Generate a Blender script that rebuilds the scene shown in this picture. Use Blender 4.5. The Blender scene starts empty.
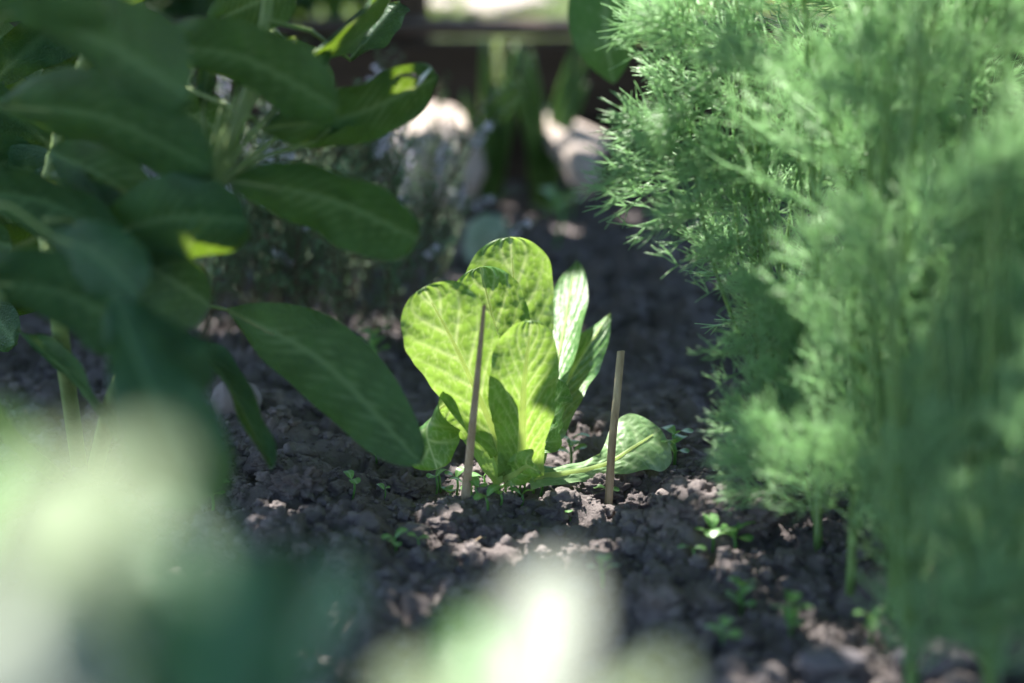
import bpy, math, random
import numpy as np
from mathutils import Vector, Matrix, noise

random.seed(7)
rng = np.random.default_rng(7)
C = bpy.context.scene
COL = C.collection

# ------------------------------------------------------------------ camera, sky, sun, exposure
CAM_H, PITCH, FPX = 0.47, math.radians(14.0), 2418.0
cd = bpy.data.cameras.new('camera')
cam = bpy.data.objects.new('camera', cd); COL.objects.link(cam)
cam.location = (0, 0, CAM_H)
cam.rotation_euler = (math.pi / 2 - PITCH, 0, 0)
cd.sensor_width = 36.0
cd.lens = 36.0 * FPX / 1024.0
cd.clip_start = 0.02
cd.clip_end = 500.0
cd.dof.use_dof = True
cd.dof.focus_distance = 1.555
cd.dof.aperture_fstop = 3.1
C.camera = cam

SUN = Vector((-0.25, 0.45, 0.88)).normalized()         # towards the sun: behind the bed, a little to the left
w = bpy.data.worlds.new('World'); C.world = w; w.use_nodes = True
nt = w.node_tree
sky = nt.nodes.new('ShaderNodeTexSky'); sky.sky_type = 'NISHITA'; sky.sun_disc = False
sky.sun_elevation = math.asin(SUN.z); sky.sun_rotation = math.atan2(SUN.x, SUN.y)
sky.air_density = 1.0; sky.dust_density = 0.6; sky.ozone_density = 1.0
bg = nt.nodes['Background']; bg.inputs['Strength'].default_value = 0.13
nt.links.new(sky.outputs[0], bg.inputs['Color'])
sl = bpy.data.lights.new('sun', 'SUN'); sl.energy = 5.0; sl.angle = math.radians(0.53); sl.color = (1.0, 0.95, 0.87)
so = bpy.data.objects.new('sun', sl); COL.objects.link(so)
so.rotation_euler = (-SUN).to_track_quat('-Z', 'Y').to_euler()
C.view_settings.view_transform = 'Standard'; C.view_settings.look = 'None'
C.view_settings.exposure = 2.05; C.view_settings.gamma = 1.0
C.cycles.use_denoising = True
C.cycles.max_bounces = 8; C.cycles.diffuse_bounces = 4; C.cycles.glossy_bounces = 3
C.cycles.transmission_bounces = 6; C.cycles.transparent_max_bounces = 8
C.cycles.sample_clamp_indirect = 6.0

FWD = Vector((0, math.cos(PITCH), -math.sin(PITCH))); UP = Vector((0, math.sin(PITCH), math.cos(PITCH))); RT = Vector((1, 0, 0))
def P(px, py, d):
    """world point seen d metres in front of the camera at a picture position (used to lay the bed out)"""
    return Vector((0, 0, CAM_H)) + d * (FWD + (px - 512) / FPX * RT - (py - 341.5) / FPX * UP)
def G(px, py):
    v = FWD + (px - 512) / FPX * RT - (py - 341.5) / FPX * UP
    t = CAM_H / -v.z
    return Vector((0, 0, CAM_H)) + t * v

# ------------------------------------------------------------------ helpers
def tag(o, label=None, cat=None, group=None, kind=None):
    if label: o['label'] = label
    if cat: o['category'] = cat
    if group: o['group'] = group
    if kind: o['kind'] = kind
    return o

def empty(name, loc):
    o = bpy.data.objects.new(name, None); COL.objects.link(o); o.location = loc; o.empty_display_size = 0.02
    return o

class MB:
    """collects tubes, sheets and lumps into ONE mesh"""
    def __init__(s): s.v = []; s.f = []; s.n = 0; s.att = {}
    def add(s, verts, faces, **att):
        verts = np.asarray(verts, float); n = len(verts)
        s.v.append(verts); s.f.extend([tuple(int(i) + s.n for i in f) for f in faces])
        for k in set(list(s.att) + list(att)):
            if k not in s.att: s.att[k] = [np.zeros(s.n)] if s.n else []
            a = att.get(k, 0.0)
            s.att[k].append(np.broadcast_to(np.asarray(a, float), (n,)).copy())
        s.n += n
    def tube(s, pts, r0, r1=None, sides=6, cap=True, **att):
        pts = [Vector(p) for p in pts]; m = len(pts); r1 = r0 if r1 is None else r1
        V = []; F = []
        ref = Vector((0.31, 0.2, 0.93))
        for i, p in enumerate(pts):
            t = (pts[min(i + 1, m - 1)] - pts[max(i - 1, 0)]).normalized()
            a = t.cross(ref)
            if a.length < 1e-3: a = t.cross(Vector((1, 0, 0)))
            a.normalize(); b = t.cross(a)
            k = i / max(1, m - 1)
            r = (r0[i] if isinstance(r0, (list, tuple)) else r0 + (r1 - r0) * k)
            for j in range(sides):
                an = 2 * math.pi * j / sides
                V.append(p + a * (r * math.cos(an)) + b * (r * math.sin(an)))
        for i in range(m - 1):
            for j in range(sides):
                F.append((i * sides + j, i * sides + (j + 1) % sides, (i + 1) * sides + (j + 1) % sides, (i + 1) * sides + j))
        if cap:
            F.append(tuple(range(sides))[::-1]); F.append(tuple((m - 1) * sides + j for j in range(sides)))
        s.add([tuple(v) for v in V], F, **att)
    def segs(s, p0, p1, r0, r1):
        """many thin three-sided threads at once (arrays)"""
        p0 = np.asarray(p0); p1 = np.asarray(p1); n = len(p0)
        t = p1 - p0; t /= np.linalg.norm(t, axis=1)[:, None] + 1e-9
        ref = np.tile(np.array([0.31, 0.2, 0.93]), (n, 1))
        a = np.cross(t, ref); a /= np.linalg.norm(a, axis=1)[:, None] + 1e-9; b = np.cross(t, a)
        V = np.zeros((n, 6, 3))
        for j in range(3):
            an = 2 * math.pi * j / 3; dd = a * math.cos(an) + b * math.sin(an)
            V[:, j] = p0 + dd * np.asarray(r0)[:, None]; V[:, 3 + j] = p1 + dd * np.asarray(r1)[:, None]
        F = []
        for i in range(n):
            k = i * 6
            F += [(k, k + 1, k + 4, k + 3), (k + 1, k + 2, k + 5, k + 4), (k + 2, k, k + 3, k + 5), (k + 3, k + 4, k + 5)]
        s.add(V.reshape(-1, 3), F)
    def mesh(s, name, mat, smooth=True):
        me = bpy.data.meshes.new(name)
        v = np.concatenate(s.v) if s.v else np.zeros((0, 3))
        me.from_pydata(v.tolist(), [], s.f)
        for k, a in s.att.items():
            at = me.attributes.new(k, 'FLOAT', 'POINT'); at.data.foreach_set('value', np.concatenate(a).astype(np.float32))
        me.materials.append(mat)
        if smooth: me.polygons.foreach_set('use_smooth', np.ones(len(me.polygons), bool))
        me.update(); return me
    def build(s, name, mat, parent=None, smooth=True, origin=None):
        me = s.mesh(name, mat, smooth)
        o = bpy.data.objects.new(name, me); COL.objects.link(o)
        if parent is not None:
            o.parent = parent; me.transform(Matrix.Translation(-world_loc(parent)))
        elif origin is not None:
            me.transform(Matrix.Translation(-Vector(origin))); o.location = origin
        return o

def world_loc(o):
    p = Vector(o.location); q = o.parent
    while q is not None: p = p + Vector(q.location); q = q.parent
    return p

def spline(pts, n):
    """Catmull-Rom through pts, n+1 samples; returns array"""
    p = [np.array(q, float) for q in pts]
    p = [2 * p[0] - p[1]] + p + [2 * p[-1] - p[-2]]
    m = len(p) - 3; out = []
    for t in (n if isinstance(n, np.ndarray) else np.linspace(0, 1, n + 1)):
        x = min(t * m, m - 1e-6); i = int(x); f = x - i
        a, b, c, d = p[i:i + 4]
        out.append(0.5 * ((2 * b) + (c - a) * f + (2 * a - 5 * b + 4 * c - d) * f * f + (3 * b - a - 3 * c + d) * f ** 3))
    return np.array(out)

def hash2(ix, iy, k):
    h = np.sin(ix * 127.1 + iy * 311.7 + k * 74.7) * 43758.5453
    return h - np.floor(h)
def vnoise(x, y, k=0):
    ix, iy = np.floor(x), np.floor(y); fx, fy = x - ix, y - iy
    fx = fx * fx * (3 - 2 * fx); fy = fy * fy * (3 - 2 * fy)
    a, b = hash2(ix, iy, k), hash2(ix + 1, iy, k); c, d = hash2(ix, iy + 1, k), hash2(ix + 1, iy + 1, k)
    return (a * (1 - fx) + b * fx) * (1 - fy) + (c * (1 - fx) + d * fx) * fy
def cells(x, y, k=0):
    """F1, F2 and a random value per cell"""
    ix, iy = np.floor(x), np.floor(y)
    f1 = np.full(x.shape, 9.0); f2 = np.full(x.shape, 9.0); val = np.zeros(x.shape)
    for dx in (-1, 0, 1):
        for dy in (-1, 0, 1):
            cx, cy = ix + dx, iy + dy
            qx = cx + 0.15 + 0.7 * hash2(cx, cy, k + 1); qy = cy + 0.15 + 0.7 * hash2(cx, cy, k + 2)
            d = np.hypot(x - qx, y - qy)
            near = d < f1
            f2 = np.where(near, f1, np.minimum(f2, d)); val = np.where(near, hash2(cx, cy, k + 3), val); f1 = np.where(near, d, f1)
    return f1, f2, val

MOUNDS = [(G(330, 500), 0.10, 0.012), (G(730, 525), 0.07, 0.012), (G(455, 522), 0.03, 0.004), (G(200, 440), 0.12, 0.012)]
def ground_h(x, y):
    x = np.atleast_1d(np.asarray(x, float)); y = np.atleast_1d(np.asarray(y, float))
    wx = x + 0.012 * (vnoise(x * 45, y * 45, 5) - 0.5) + 0.005 * (vnoise(x * 140, y * 140, 6) - 0.5)
    wy = y + 0.012 * (vnoise(x * 45, y * 45, 8) - 0.5) + 0.005 * (vnoise(x * 140, y * 140, 9) - 0.5)
    h = 0.016 * (vnoise(x * 6, y * 6, 1) - 0.5) + 0.012 * (vnoise(x * 14, y * 14, 2) - 0.5)
    for k, (c, a, thr) in enumerate([(0.062, 0.015, 0.45), (0.030, 0.0100, 0.35), (0.0145, 0.0062, 0.2), (0.0068, 0.0026, 0.15)]):
        f1, f2, val = cells(wx / c + 11 * k, wy / c + 7 * k, 20 * k)
        h = h + a * np.sqrt(np.clip(1 - (f1 / 0.62) ** 2, 0, 1)) * np.clip((val - thr) / (1 - thr), 0, 1) ** 0.7
    for c, s, a in MOUNDS:
        h = h + a * np.exp(-((x - c.x) ** 2 + (y - c.y) ** 2) / (s * s) * 1.6)
    fade = np.clip((6 - np.hypot(x, y - 1.5)) / 3, 0, 1)
    return (h - 0.010) * fade
def gz(x, y): return float(ground_h(x, y)[0])
def onground(px, py, sink=0.0):
    v = FWD + (px - 512) / FPX * RT - (py - 341.5) / FPX * UP
    z = 0.0
    for _ in range(8):
        t = (CAM_H - z) / -v.z
        z = 0.5 * z + 0.5 * gz(v.x * t, v.y * t)
    return Vector((v.x * t, v.y * t, gz(v.x * t, v.y * t) - sink))

# ------------------------------------------------------------------ materials
def mat(name):
    m = bpy.data.materials.new(name); m.use_nodes = True
    m.node_tree.nodes.clear()
    return m, m.node_tree.nodes, m.node_tree.links
def N(nodes, typ, **kw):
    n = nodes.new(typ)
    for k, v in kw.items():
        if k.startswith('i_'):
            key = k[2:]
            n.inputs[int(key) if key.isdigit() else key.replace('_', ' ')].default_value = v
        else: setattr(n, k, v)
    return n
def ramp(nodes, stops):
    r = nodes.new('ShaderNodeValToRGB'); e = r.color_ramp.elements
    while len(e) < len(stops): e.new(0.5)
    for q, (p, c) in zip(e, stops): q.position = p; q.color = (*c, 1)
    return r

def leaf_mat(name, c1, c2, vein, trans, tmix, rough=0.4, spec=0.5, nscale=60.0, bump=0.25, bscale=350.0, coat=0.0, base_pale=None, back=None):
    """leaf: gloss and colour on the face, light passing through; 'vein' and 'along' come from the mesh"""
    m, n, l = mat(name)
    out = N(n, 'ShaderNodeOutputMaterial'); pb = N(n, 'ShaderNodeBsdfPrincipled', i_Roughness=rough)
    pb.inputs['Specular IOR Level'].default_value = spec
    pb.inputs['Coat Weight'].default_value = coat; pb.inputs['Coat Roughness'].default_value = 0.25
    tc = N(n, 'ShaderNodeTexCoord')
    no = N(n, 'ShaderNodeTexNoise', i_Scale=nscale, i_Detail=5.0); l.new(tc.outputs['Object'], no.inputs['Vector'])
    r = ramp(n, [(0.35, c1), (0.68, c2)]); l.new(no.outputs[0], r.inputs[0])
    at = N(n, 'ShaderNodeAttribute', attribute_name='vein')
    mx = N(n, 'ShaderNodeMix', data_type='RGBA'); mx.inputs[7].default_value = (*vein, 1)
    l.new(at.outputs['Fac'], mx.inputs[0]); l.new(r.outputs[0], mx.inputs[6])
    colr = mx.outputs[2]
    tm = N(n, 'ShaderNodeMix', data_type='RGBA', blend_type='MULTIPLY'); tm.inputs[0].default_value = 1.0
    tr = ramp(n, [(0.3, tuple(0.72 * q for q in trans)), (0.7, trans)]); l.new(no.outputs[0], tr.inputs[0])
    tv = N(n, 'ShaderNodeMix', data_type='RGBA'); tv.inputs[7].default_value = (min(1, trans[0] * 1.4 + .16), min(1, trans[1] * 1.15 + .12), trans[2] + 0.2, 1)
    l.new(at.outputs['Fac'], tv.inputs[0]); l.new(tr.outputs[0], tv.inputs[6]); tcol = tv.outputs[2]
    if base_pale:
        al = N(n, 'ShaderNodeAttribute', attribute_name='along')
        rr = ramp(n, [(0.0, (1, 1, 1)), (0.45, (0, 0, 0))]); l.new(al.outputs['Fac'], rr.inputs[0])
        m2 = N(n, 'ShaderNodeMix', data_type='RGBA'); m2.inputs[7].default_value = (*base_pale, 1)
        l.new(rr.outputs[0], m2.inputs[0]); l.new(colr, m2.inputs[6]); colr = m2.outputs[2]
    if back:
        ge = N(n, 'ShaderNodeNewGeometry'); m3 = N(n, 'ShaderNodeMix', data_type='RGBA'); m3.inputs[7].default_value = (*back, 1)
        l.new(ge.outputs['Backfacing'], m3.inputs[0]); l.new(colr, m3.inputs[6]); colr = m3.outputs[2]
    l.new(colr, pb.inputs['Base Color'])
    vo = N(n, 'ShaderNodeTexVoronoi', i_Scale=bscale); l.new(tc.outputs['Object'], vo.inputs['Vector'])
    bu = N(n, 'ShaderNodeBump', i_Strength=bump, i_Distance=0.0012); l.new(vo.outputs['Distance'], bu.inputs['Height'])
    l.new(bu.outputs[0], pb.inputs['Normal'])
    tb = N(n, 'ShaderNodeBsdfTranslucent'); l.new(tcol, tb.inputs['Color']); l.new(bu.outputs[0], tb.inputs['Normal'])
    ms = N(n, 'ShaderNodeMixShader'); ms.inputs[0].default_value = tmix
    l.new(pb.outputs[0], ms.inputs[1]); l.new(tb.outputs[0], ms.inputs[2]); l.new(ms.outputs[0], out.inputs[0])
    return m

def solid_mat(name, stops, rough=0.85, nscale=40.0, bump=0.5, bscale=200.0, bdist=0.002, spec=0.25, stretch=None, detail=8.0):
    m, n, l = mat(name)
    out = N(n, 'ShaderNodeOutputMaterial'); pb = N(n, 'ShaderNodeBsdfPrincipled', i_Roughness=rough)
    pb.inputs['Specular IOR Level'].default_value = spec
    tc = N(n, 'ShaderNodeTexCoord'); mp = N(n, 'ShaderNodeMapping')
    if stretch: mp.inputs['Scale'].default_value = stretch
    l.new(tc.outputs['Object'], mp.inputs['Vector'])
    no = N(n, 'ShaderNodeTexNoise', i_Scale=nscale, i_Detail=detail, i_Roughness=0.65); l.new(mp.outputs[0], no.inputs['Vector'])
    r = ramp(n, stops); l.new(no.outputs[0], r.inputs[0]); l.new(r.outputs[0], pb.inputs['Base Color'])
    n2 = N(n, 'ShaderNodeTexNoise', i_Scale=bscale, i_Detail=8.0, i_Roughness=0.7); l.new(mp.outputs[0], n2.inputs['Vector'])
    bu = N(n, 'ShaderNodeBump', i_Strength=bump, i_Distance=bdist); l.new(n2.outputs[0], bu.inputs['Height'])
    l.new(bu.outputs[0], pb.inputs['Normal']); l.new(pb.outputs[0], out.inputs[0])
    return m

M = {}
M['soil'] = solid_mat('soil', [(0.25, (0.092, 0.078, 0.078)), (0.5, (0.148, 0.127, 0.126)), (0.75, (0.225, 0.198, 0.194))], 0.95, 28, 0.9, 420, 0.003, 0.15)
M['crumb'] = solid_mat('soil_crumb', [(0.3, (0.108, 0.092, 0.091)), (0.7, (0.22, 0.193, 0.189))], 0.95, 60, 0.8, 500, 0.002, 0.15)
M['stone'] = solid_mat('stone', [(0.3, (0.30, 0.25, 0.22)), (0.7, (0.46, 0.39, 0.35))], 0.8, 25, 0.5, 120, 0.003)
M['pebble'] = solid_mat('pebble', [(0.3, (0.13, 0.112, 0.112)), (0.7, (0.22, 0.19, 0.19))], 0.75, 40, 0.3, 200, 0.001)
M['greystone'] = solid_mat('grey_stone', [(0.3, (0.08, 0.072, 0.082)), (0.7, (0.14, 0.128, 0.14))], 0.75, 40, 0.3, 200, 0.001)
M['moss'] = solid_mat('moss_stone', [(0.35, (0.20, 0.28, 0.20)), (0.65, (0.38, 0.44, 0.36))], 0.85, 30, 0.5, 160, 0.002)
M['wood'] = solid_mat('weathered_stick', [(0.3, (0.12, 0.08, 0.045)), (0.5, (0.34, 0.26, 0.165)), (0.72, (0.56, 0.46, 0.33))], 0.75, 90, 0.7, 260, 0.0012, 0.3, (1, 1, 0.07))
M['shaded_wood'] = solid_mat('shaded_timber', [(0.3, (0.022, 0.015, 0.011)), (0.7, (0.075, 0.052, 0.038))], 0.9, 22, 0.7, 90, 0.004, 0.2, (0.08, 1, 1))  # board colour darkened for the deep shade on the faces
M['sunlit_wood'] = solid_mat('sunlit_top_wood', [(0.35, (0.025, 0.017, 0.013)), (0.7, (0.13, 0.092, 0.075))], 0.9, 14, 0.7, 90, 0.004, 0.2, (0.35, 1, 1))  # lighter copy of the board wood, sun on the top edge put into colour
M['bark'] = solid_mat('bark', [(0.3, (0.035, 0.024, 0.017)), (0.7, (0.10, 0.07, 0.05))], 0.95, 40, 1.0, 80, 0.006, 0.2, (1, 1, 0.2))
M['lawn'] = solid_mat('lawn_earth', [(0.35, (0.035, 0.055, 0.014)), (0.65, (0.08, 0.10, 0.035))], 0.95, 15, 0.6, 80, 0.004)
M['path'] = solid_mat('pale_gravel_path', [(0.35, (0.12, 0.105, 0.095)), (0.65, (0.20, 0.18, 0.165))], 0.9, 30, 0.7, 90, 0.004)
M['lettuce'] = leaf_mat('lettuce_leaf', (0.045, 0.155, 0.034), (0.09, 0.235, 0.055), (0.36, 0.48, 0.24), (0.26, 0.42, 0.058), 0.45, 0.46, 0.45, 70, 0.5, 190, 0.0, (0.22, 0.36, 0.11))
M['lettuce_pale'] = leaf_mat('lettuce_pale_leaf', (0.13, 0.25, 0.095), (0.19, 0.32, 0.14), (0.30, 0.42, 0.22), (0.30, 0.46, 0.10), 0.35, 0.5, 0.4, 70, 0.4, 190)  # paler copy for the lying leaf: dull underside plus the light it misses
M['rib'] = leaf_mat('lettuce_rib', (0.50, 0.64, 0.32), (0.58, 0.70, 0.40), (0.6, 0.7, 0.4), (0.92, 0.98, 0.55), 0.82, 0.35, 0.5, 70, 0.1)
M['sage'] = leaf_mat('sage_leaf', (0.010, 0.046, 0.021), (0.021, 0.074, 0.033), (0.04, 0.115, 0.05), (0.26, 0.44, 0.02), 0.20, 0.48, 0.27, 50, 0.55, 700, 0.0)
M['sagestem'] = leaf_mat('sage_stem', (0.16, 0.24, 0.08), (0.24, 0.31, 0.13), (0.2, 0.25, 0.1), (0.28, 0.36, 0.06), 0.15, 0.55, 0.3, 50, 0.3)
M['sunlit_sage'] = leaf_mat('sunlit_sage_leaf', (0.19, 0.215, 0.175), (0.265, 0.29, 0.245), (0.4, 0.43, 0.37), (0.42, 0.52, 0.28), 0.22, 0.7, 0.3, 50, 0.3, 600)  # foreground leaf with its sunlit gloss put into a paler base colour
M['half_shaded'] = leaf_mat('half_shaded_leaf', (0.115, 0.165, 0.08), (0.165, 0.215, 0.125), (0.25, 0.3, 0.2), (0.36, 0.48, 0.16), 0.25, 0.6, 0.3, 50, 0.2)  # dimmer copy of the bright foreground leaf, half shade put into colour
M['shaded_teal'] = leaf_mat('shaded_teal_leaf', (0.028, 0.105, 0.042), (0.050, 0.15, 0.06), (0.07, 0.17, 0.09), (0.10, 0.25, 0.03), 0.15, 0.5, 0.4, 50, 0.2)  # foreground leaf in shade, the teal cast put into its base colour
M['dill'] = leaf_mat('dill_thread', (0.20, 0.36, 0.18), (0.33, 0.50, 0.29), (0.2, 0.3, 0.1), (0.66, 0.90, 0.55), 0.60, 0.36, 0.55, 40, 0.05)
M['dillstem'] = leaf_mat('dill_stem', (0.13, 0.24, 0.075), (0.19, 0.31, 0.10), (0.2, 0.3, 0.1), (0.4, 0.55, 0.12), 0.3, 0.4, 0.5, 30, 0.05)
M['thyme'] = leaf_mat('thyme_leaf', (0.085, 0.175, 0.085), (0.16, 0.27, 0.14), (0.2, 0.25, 0.2), (0.15, 0.24, 0.08), 0.15, 0.55, 0.4, 80, 0.1)
M['thymewood'] = solid_mat('thyme_wood', [(0.3, (0.06, 0.045, 0.03)), (0.7, (0.13, 0.10, 0.07))], 0.9, 60, 0.5)
M['petal'] = leaf_mat('thyme_petal', (0.70, 0.68, 0.80), (0.82, 0.80, 0.88), (0.7, 0.66, 0.78), (0.6, 0.56, 0.72), 0.35, 0.6, 0.2, 80, 0.05)
M['seedling'] = leaf_mat('seedling_leaf', (0.10, 0.26, 0.07), (0.17, 0.37, 0.11), (0.2, 0.35, 0.15), (0.30, 0.55, 0.06), 0.35, 0.4, 0.5, 90, 0.05)
M['onion'] = leaf_mat('onion_leaf', (0.045, 0.11, 0.018), (0.075, 0.15, 0.03), (0.1, 0.2, 0.05), (0.20, 0.32, 0.02), 0.2, 0.4, 0.4, 30, 0.05)
M['canopy'] = leaf_mat('shrub_leaf', (0.04, 0.115, 0.032), (0.065, 0.16, 0.045), (0.10, 0.2, 0.07), (0.20, 0.40, 0.04), 0.22, 0.45, 0.4, 25, 0.1)
M['grass'] = leaf_mat('lawn_grass', (0.05, 0.10, 0.014), (0.09, 0.13, 0.03), (0.1, 0.2, 0.05), (0.28, 0.40, 0.05), 0.3, 0.5, 0.3, 3, 0.05)
M['straw'] = solid_mat('dry_straw', [(0.3, (0.28, 0.20, 0.13)), (0.7, (0.45, 0.35, 0.24))], 0.7, 60, 0.2)
M['debris'] = solid_mat('withered_flower', [(0.3, (0.05, 0.04, 0.045)), (0.7, (0.17, 0.14, 0.15))], 0.8, 200, 0.4)
M['painted_glint'] = solid_mat('glint_streak', [(0.3, (0.55, 0.62, 0.66)), (0.7, (0.75, 0.76, 0.78))], 0.4, 200, 0.1)  # colour of a highlight, used for the streak beside the scrap

# ------------------------------------------------------------------ a leaf blade as one curved sheet
def leaf_sheet(mb, ctrl, half, side, nu=16, nv=40, a=1.0, b=0.5, t0=0.0, pet=0.0, cup=0.0, fold=0.0, nveins=7, slope=0.35,
               pucker=0.0, wave=0.0, wfreq=9.0, seed=0, veinw=0.10, midw=0.06, roll=0.0, ragged=0.0, net=0.0):
    """ctrl = midrib points base to tip, half = greatest half width, side = sideways hint (or base and tip hints).
    cup / fold lift the two halves along the face, pucker blisters it between the veins, roll curls the rims."""
    tau = np.linspace(0, 1, nv + 1); t = 0.45 * tau + 0.55 * np.sin(tau * math.pi / 2)
    mid = spline(ctrl, t)
    T = np.gradient(mid, axis=0); T /= np.linalg.norm(T, axis=1)[:, None] + 1e-12
    if isinstance(side, list): S = np.array([np.array(side[0]) * (1 - q) + np.array(side[1]) * q for q in t])
    else: S = np.tile(np.array(side, float), (nv + 1, 1))
    S = S - (S * T).sum(1)[:, None] * T; S /= np.linalg.norm(S, axis=1)[:, None] + 1e-12
    Nn = np.cross(T, S)
    s = np.clip((t - t0) / (1 - t0), 0, 1)
    sm = a / (a + b); norm = sm ** a * (1 - sm) ** b
    W = half * (s ** a * (1 - s) ** b) / norm
    W = np.where(t < 0.98, np.maximum(W, pet * np.clip((1 - t) * 6, 0, 1)), W)
    u = np.linspace(-1, 1, nu + 1); U, TT = np.meshgrid(u, t)
    rg = np.random.default_rng(seed)
    ph = rg.uniform(0, 6.28, 6)
    Wm = np.repeat(W[:, None], nu + 1, 1)
    if ragged: Wm = Wm * (1 + ragged * np.sin(TT * 23 + ph[0] + np.sign(U) * 1.3) * 0.6 + ragged * np.sin(TT * 57 + ph[1] - np.sign(U)) * 0.4)
    au = np.abs(U)
    k = TT * nveins - slope * au * nveins * 0.35 + 0.12 * np.sin(au * 4 + ph[2]) + np.where(U > 0, 0.4, 0.0) + 0.18 * np.sin(TT * 9 + ph[4])
    dist = np.abs(k - np.round(k))
    lat = np.exp(-(dist / veinw) ** 2) * np.clip(1.15 - au, 0, 1) * np.clip((TT - 0.08) * 8, 0, 1)
    midm = np.exp(-(U * Wm / (half * midw * (1.5 - TT * 1.1) + 1e-6)) ** 2)
    f1, f2, _ = cells(U * Wm / half * 6.0 + 3 + seed, TT * 14.0, seed)
    fine = np.exp(-((f2 - f1) / 0.10) ** 2)
    vein = np.clip(np.maximum(np.maximum(lat * 0.75, midm), fine * net), 0, 1)
    bl = (0.5 - np.clip(dist / 0.5, 0, 1)) * -2
    blister = np.clip(dist * 2, 0, 1) ** 0.8 * 1.0 + 0.7 * (np.clip(f2 - f1, 0, 0.6)) 
    disp = pucker * blister * np.clip(1.1 - au ** 4, 0, 1) * np.clip(au * 4, 0, 1)
    disp += cup * Wm * au ** 2 + fold * Wm * au
    disp += wave * np.sin(TT * wfreq + ph[3] + np.sign(U) * 0.9) * au ** 3 + 0.5 * wave * np.sin(TT * wfreq * 2.3 + ph[5]) * au ** 4
    inw = roll * Wm * np.clip(au - 0.7, 0, 1) ** 2 * 6
    disp += roll * Wm * np.clip(au - 0.6, 0, 1) ** 1.5 * 2.0
    X = mid[:, None, :] + S[:, None, :] * (Wm * U - np.sign(U) * inw)[..., None] + Nn[:, None, :] * disp[..., None]
    V = X.reshape(-1, 3); n1 = nu + 1
    F = [(i * n1 + j, i * n1 + j + 1, (i + 1) * n1 + j + 1, (i + 1) * n1 + j) for i in range(nv) for j in range(nu)]
    mb.add(V, F, vein=vein.reshape(-1), along=TT.reshape(-1))
    return mid, Nn, S, W

def lump(mb, c, r, seed, sub=3, squash=(1, 1, 1), rough=0.25, freq=2.0, flat=0.0):
    import bmesh
    bm = bmesh.new(); bmesh.ops.create_icosphere(bm, subdivisions=sub, radius=1.0)
    off = Vector((seed * 1.7, seed * 2.3, seed * 0.9)); V = []
    for v in bm.verts:
        p = v.co.normalized()
        d = 1 + rough * noise.noise(p * freq + off) + rough * 0.5 * noise.noise(p * freq * 2.3 + off) + rough * 0.25 * noise.noise(p * freq * 5 + off)
        q = p * d
        V.append((c[0] + q.x * r * squash[0], c[1] + q.y * r * squash[1], c[2] + q.z * r * squash[2]))
    F = [tuple(v.index for v in f.verts) for f in bm.faces]; bm.free()
    mb.add(V, F)

# ------------------------------------------------------------------ ground
def axis(parts):
    out = [parts[0][0]]
    for a, b, st in parts:
        n = max(1, int(round((b - a) / st))); out += list(a + (b - a) * (np.arange(1, n + 1) / n))
    return np.array(out)
gx = axis([(-60, -6, 6), (-6, -1.2, 0.3), (-1.2, -0.46, 0.012), (-0.46, 0.46, 0.0023), (0.46, 1.2, 0.012), (1.2, 6, 0.3), (6, 60, 6)])
gy = axis([(-20, -2, 3), (-2, 0.6, 0.1), (0.6, 1.1, 0.012), (1.1, 1.95, 0.0023), (1.95, 2.75, 0.006), (2.75, 6, 0.1), (6, 90, 7)])
GX, GY = np.meshgrid(gx, gy)
GZ = ground_h(GX.ravel(), GY.ravel()).reshape(GX.shape)
me = bpy.data.meshes.new('soil')
nv_ = GX.size; nxx = len(gx); nyy = len(gy)
me.vertices.add(nv_); me.vertices.foreach_set('co', np.stack([GX, GY, GZ], -1).astype(np.float32).ravel())
I, J = np.meshgrid(np.arange(nxx - 1), np.arange(nyy - 1)); b0 = (J * nxx + I).ravel()
quads = np.stack([b0, b0 + 1, b0 + nxx + 1, b0 + nxx], 1).astype(np.int32)
nf = len(quads)
me.loops.add(nf * 4); me.loops.foreach_set('vertex_index', quads.ravel())
me.polygons.add(nf); me.polygons.foreach_set('loop_start', np.arange(0, nf * 4, 4, dtype=np.int32))
me.polygons.foreach_set('use_smooth', np.ones(nf, bool))
me.update(calc_edges=True); me.validate(); me.materials.append(M['soil'])
soil = bpy.data.objects.new('soil', me); COL.objects.link(soil); tag(soil, kind='structure')

# lawn beyond the edging and a pale path on it
def sheet(name, x0, x1, y0, y1, z, nx, ny, m, amp=0.0):
    X, Y = np.meshgrid(np.linspace(x0, x1, nx + 1), np.linspace(y0, y1, ny + 1))
    Z = z + amp * (vnoise(X * 9, Y * 9, 3) - 0.5)
    F = [(j * (nx + 1) + i, j * (nx + 1) + i + 1, (j + 1) * (nx + 1) + i + 1, (j + 1) * (nx + 1) + i) for j in range(ny) for i in range(nx)]
    mb = MB(); mb.add(np.stack([X, Y, Z], -1).reshape(-1, 3), F)
    return tag(mb.build(name, m), kind='structure')
LZ = 0.085
sheet('lawn', -8, 8, 2.69, 14, LZ, 160, 120, M['lawn'], 0.02)

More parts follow.
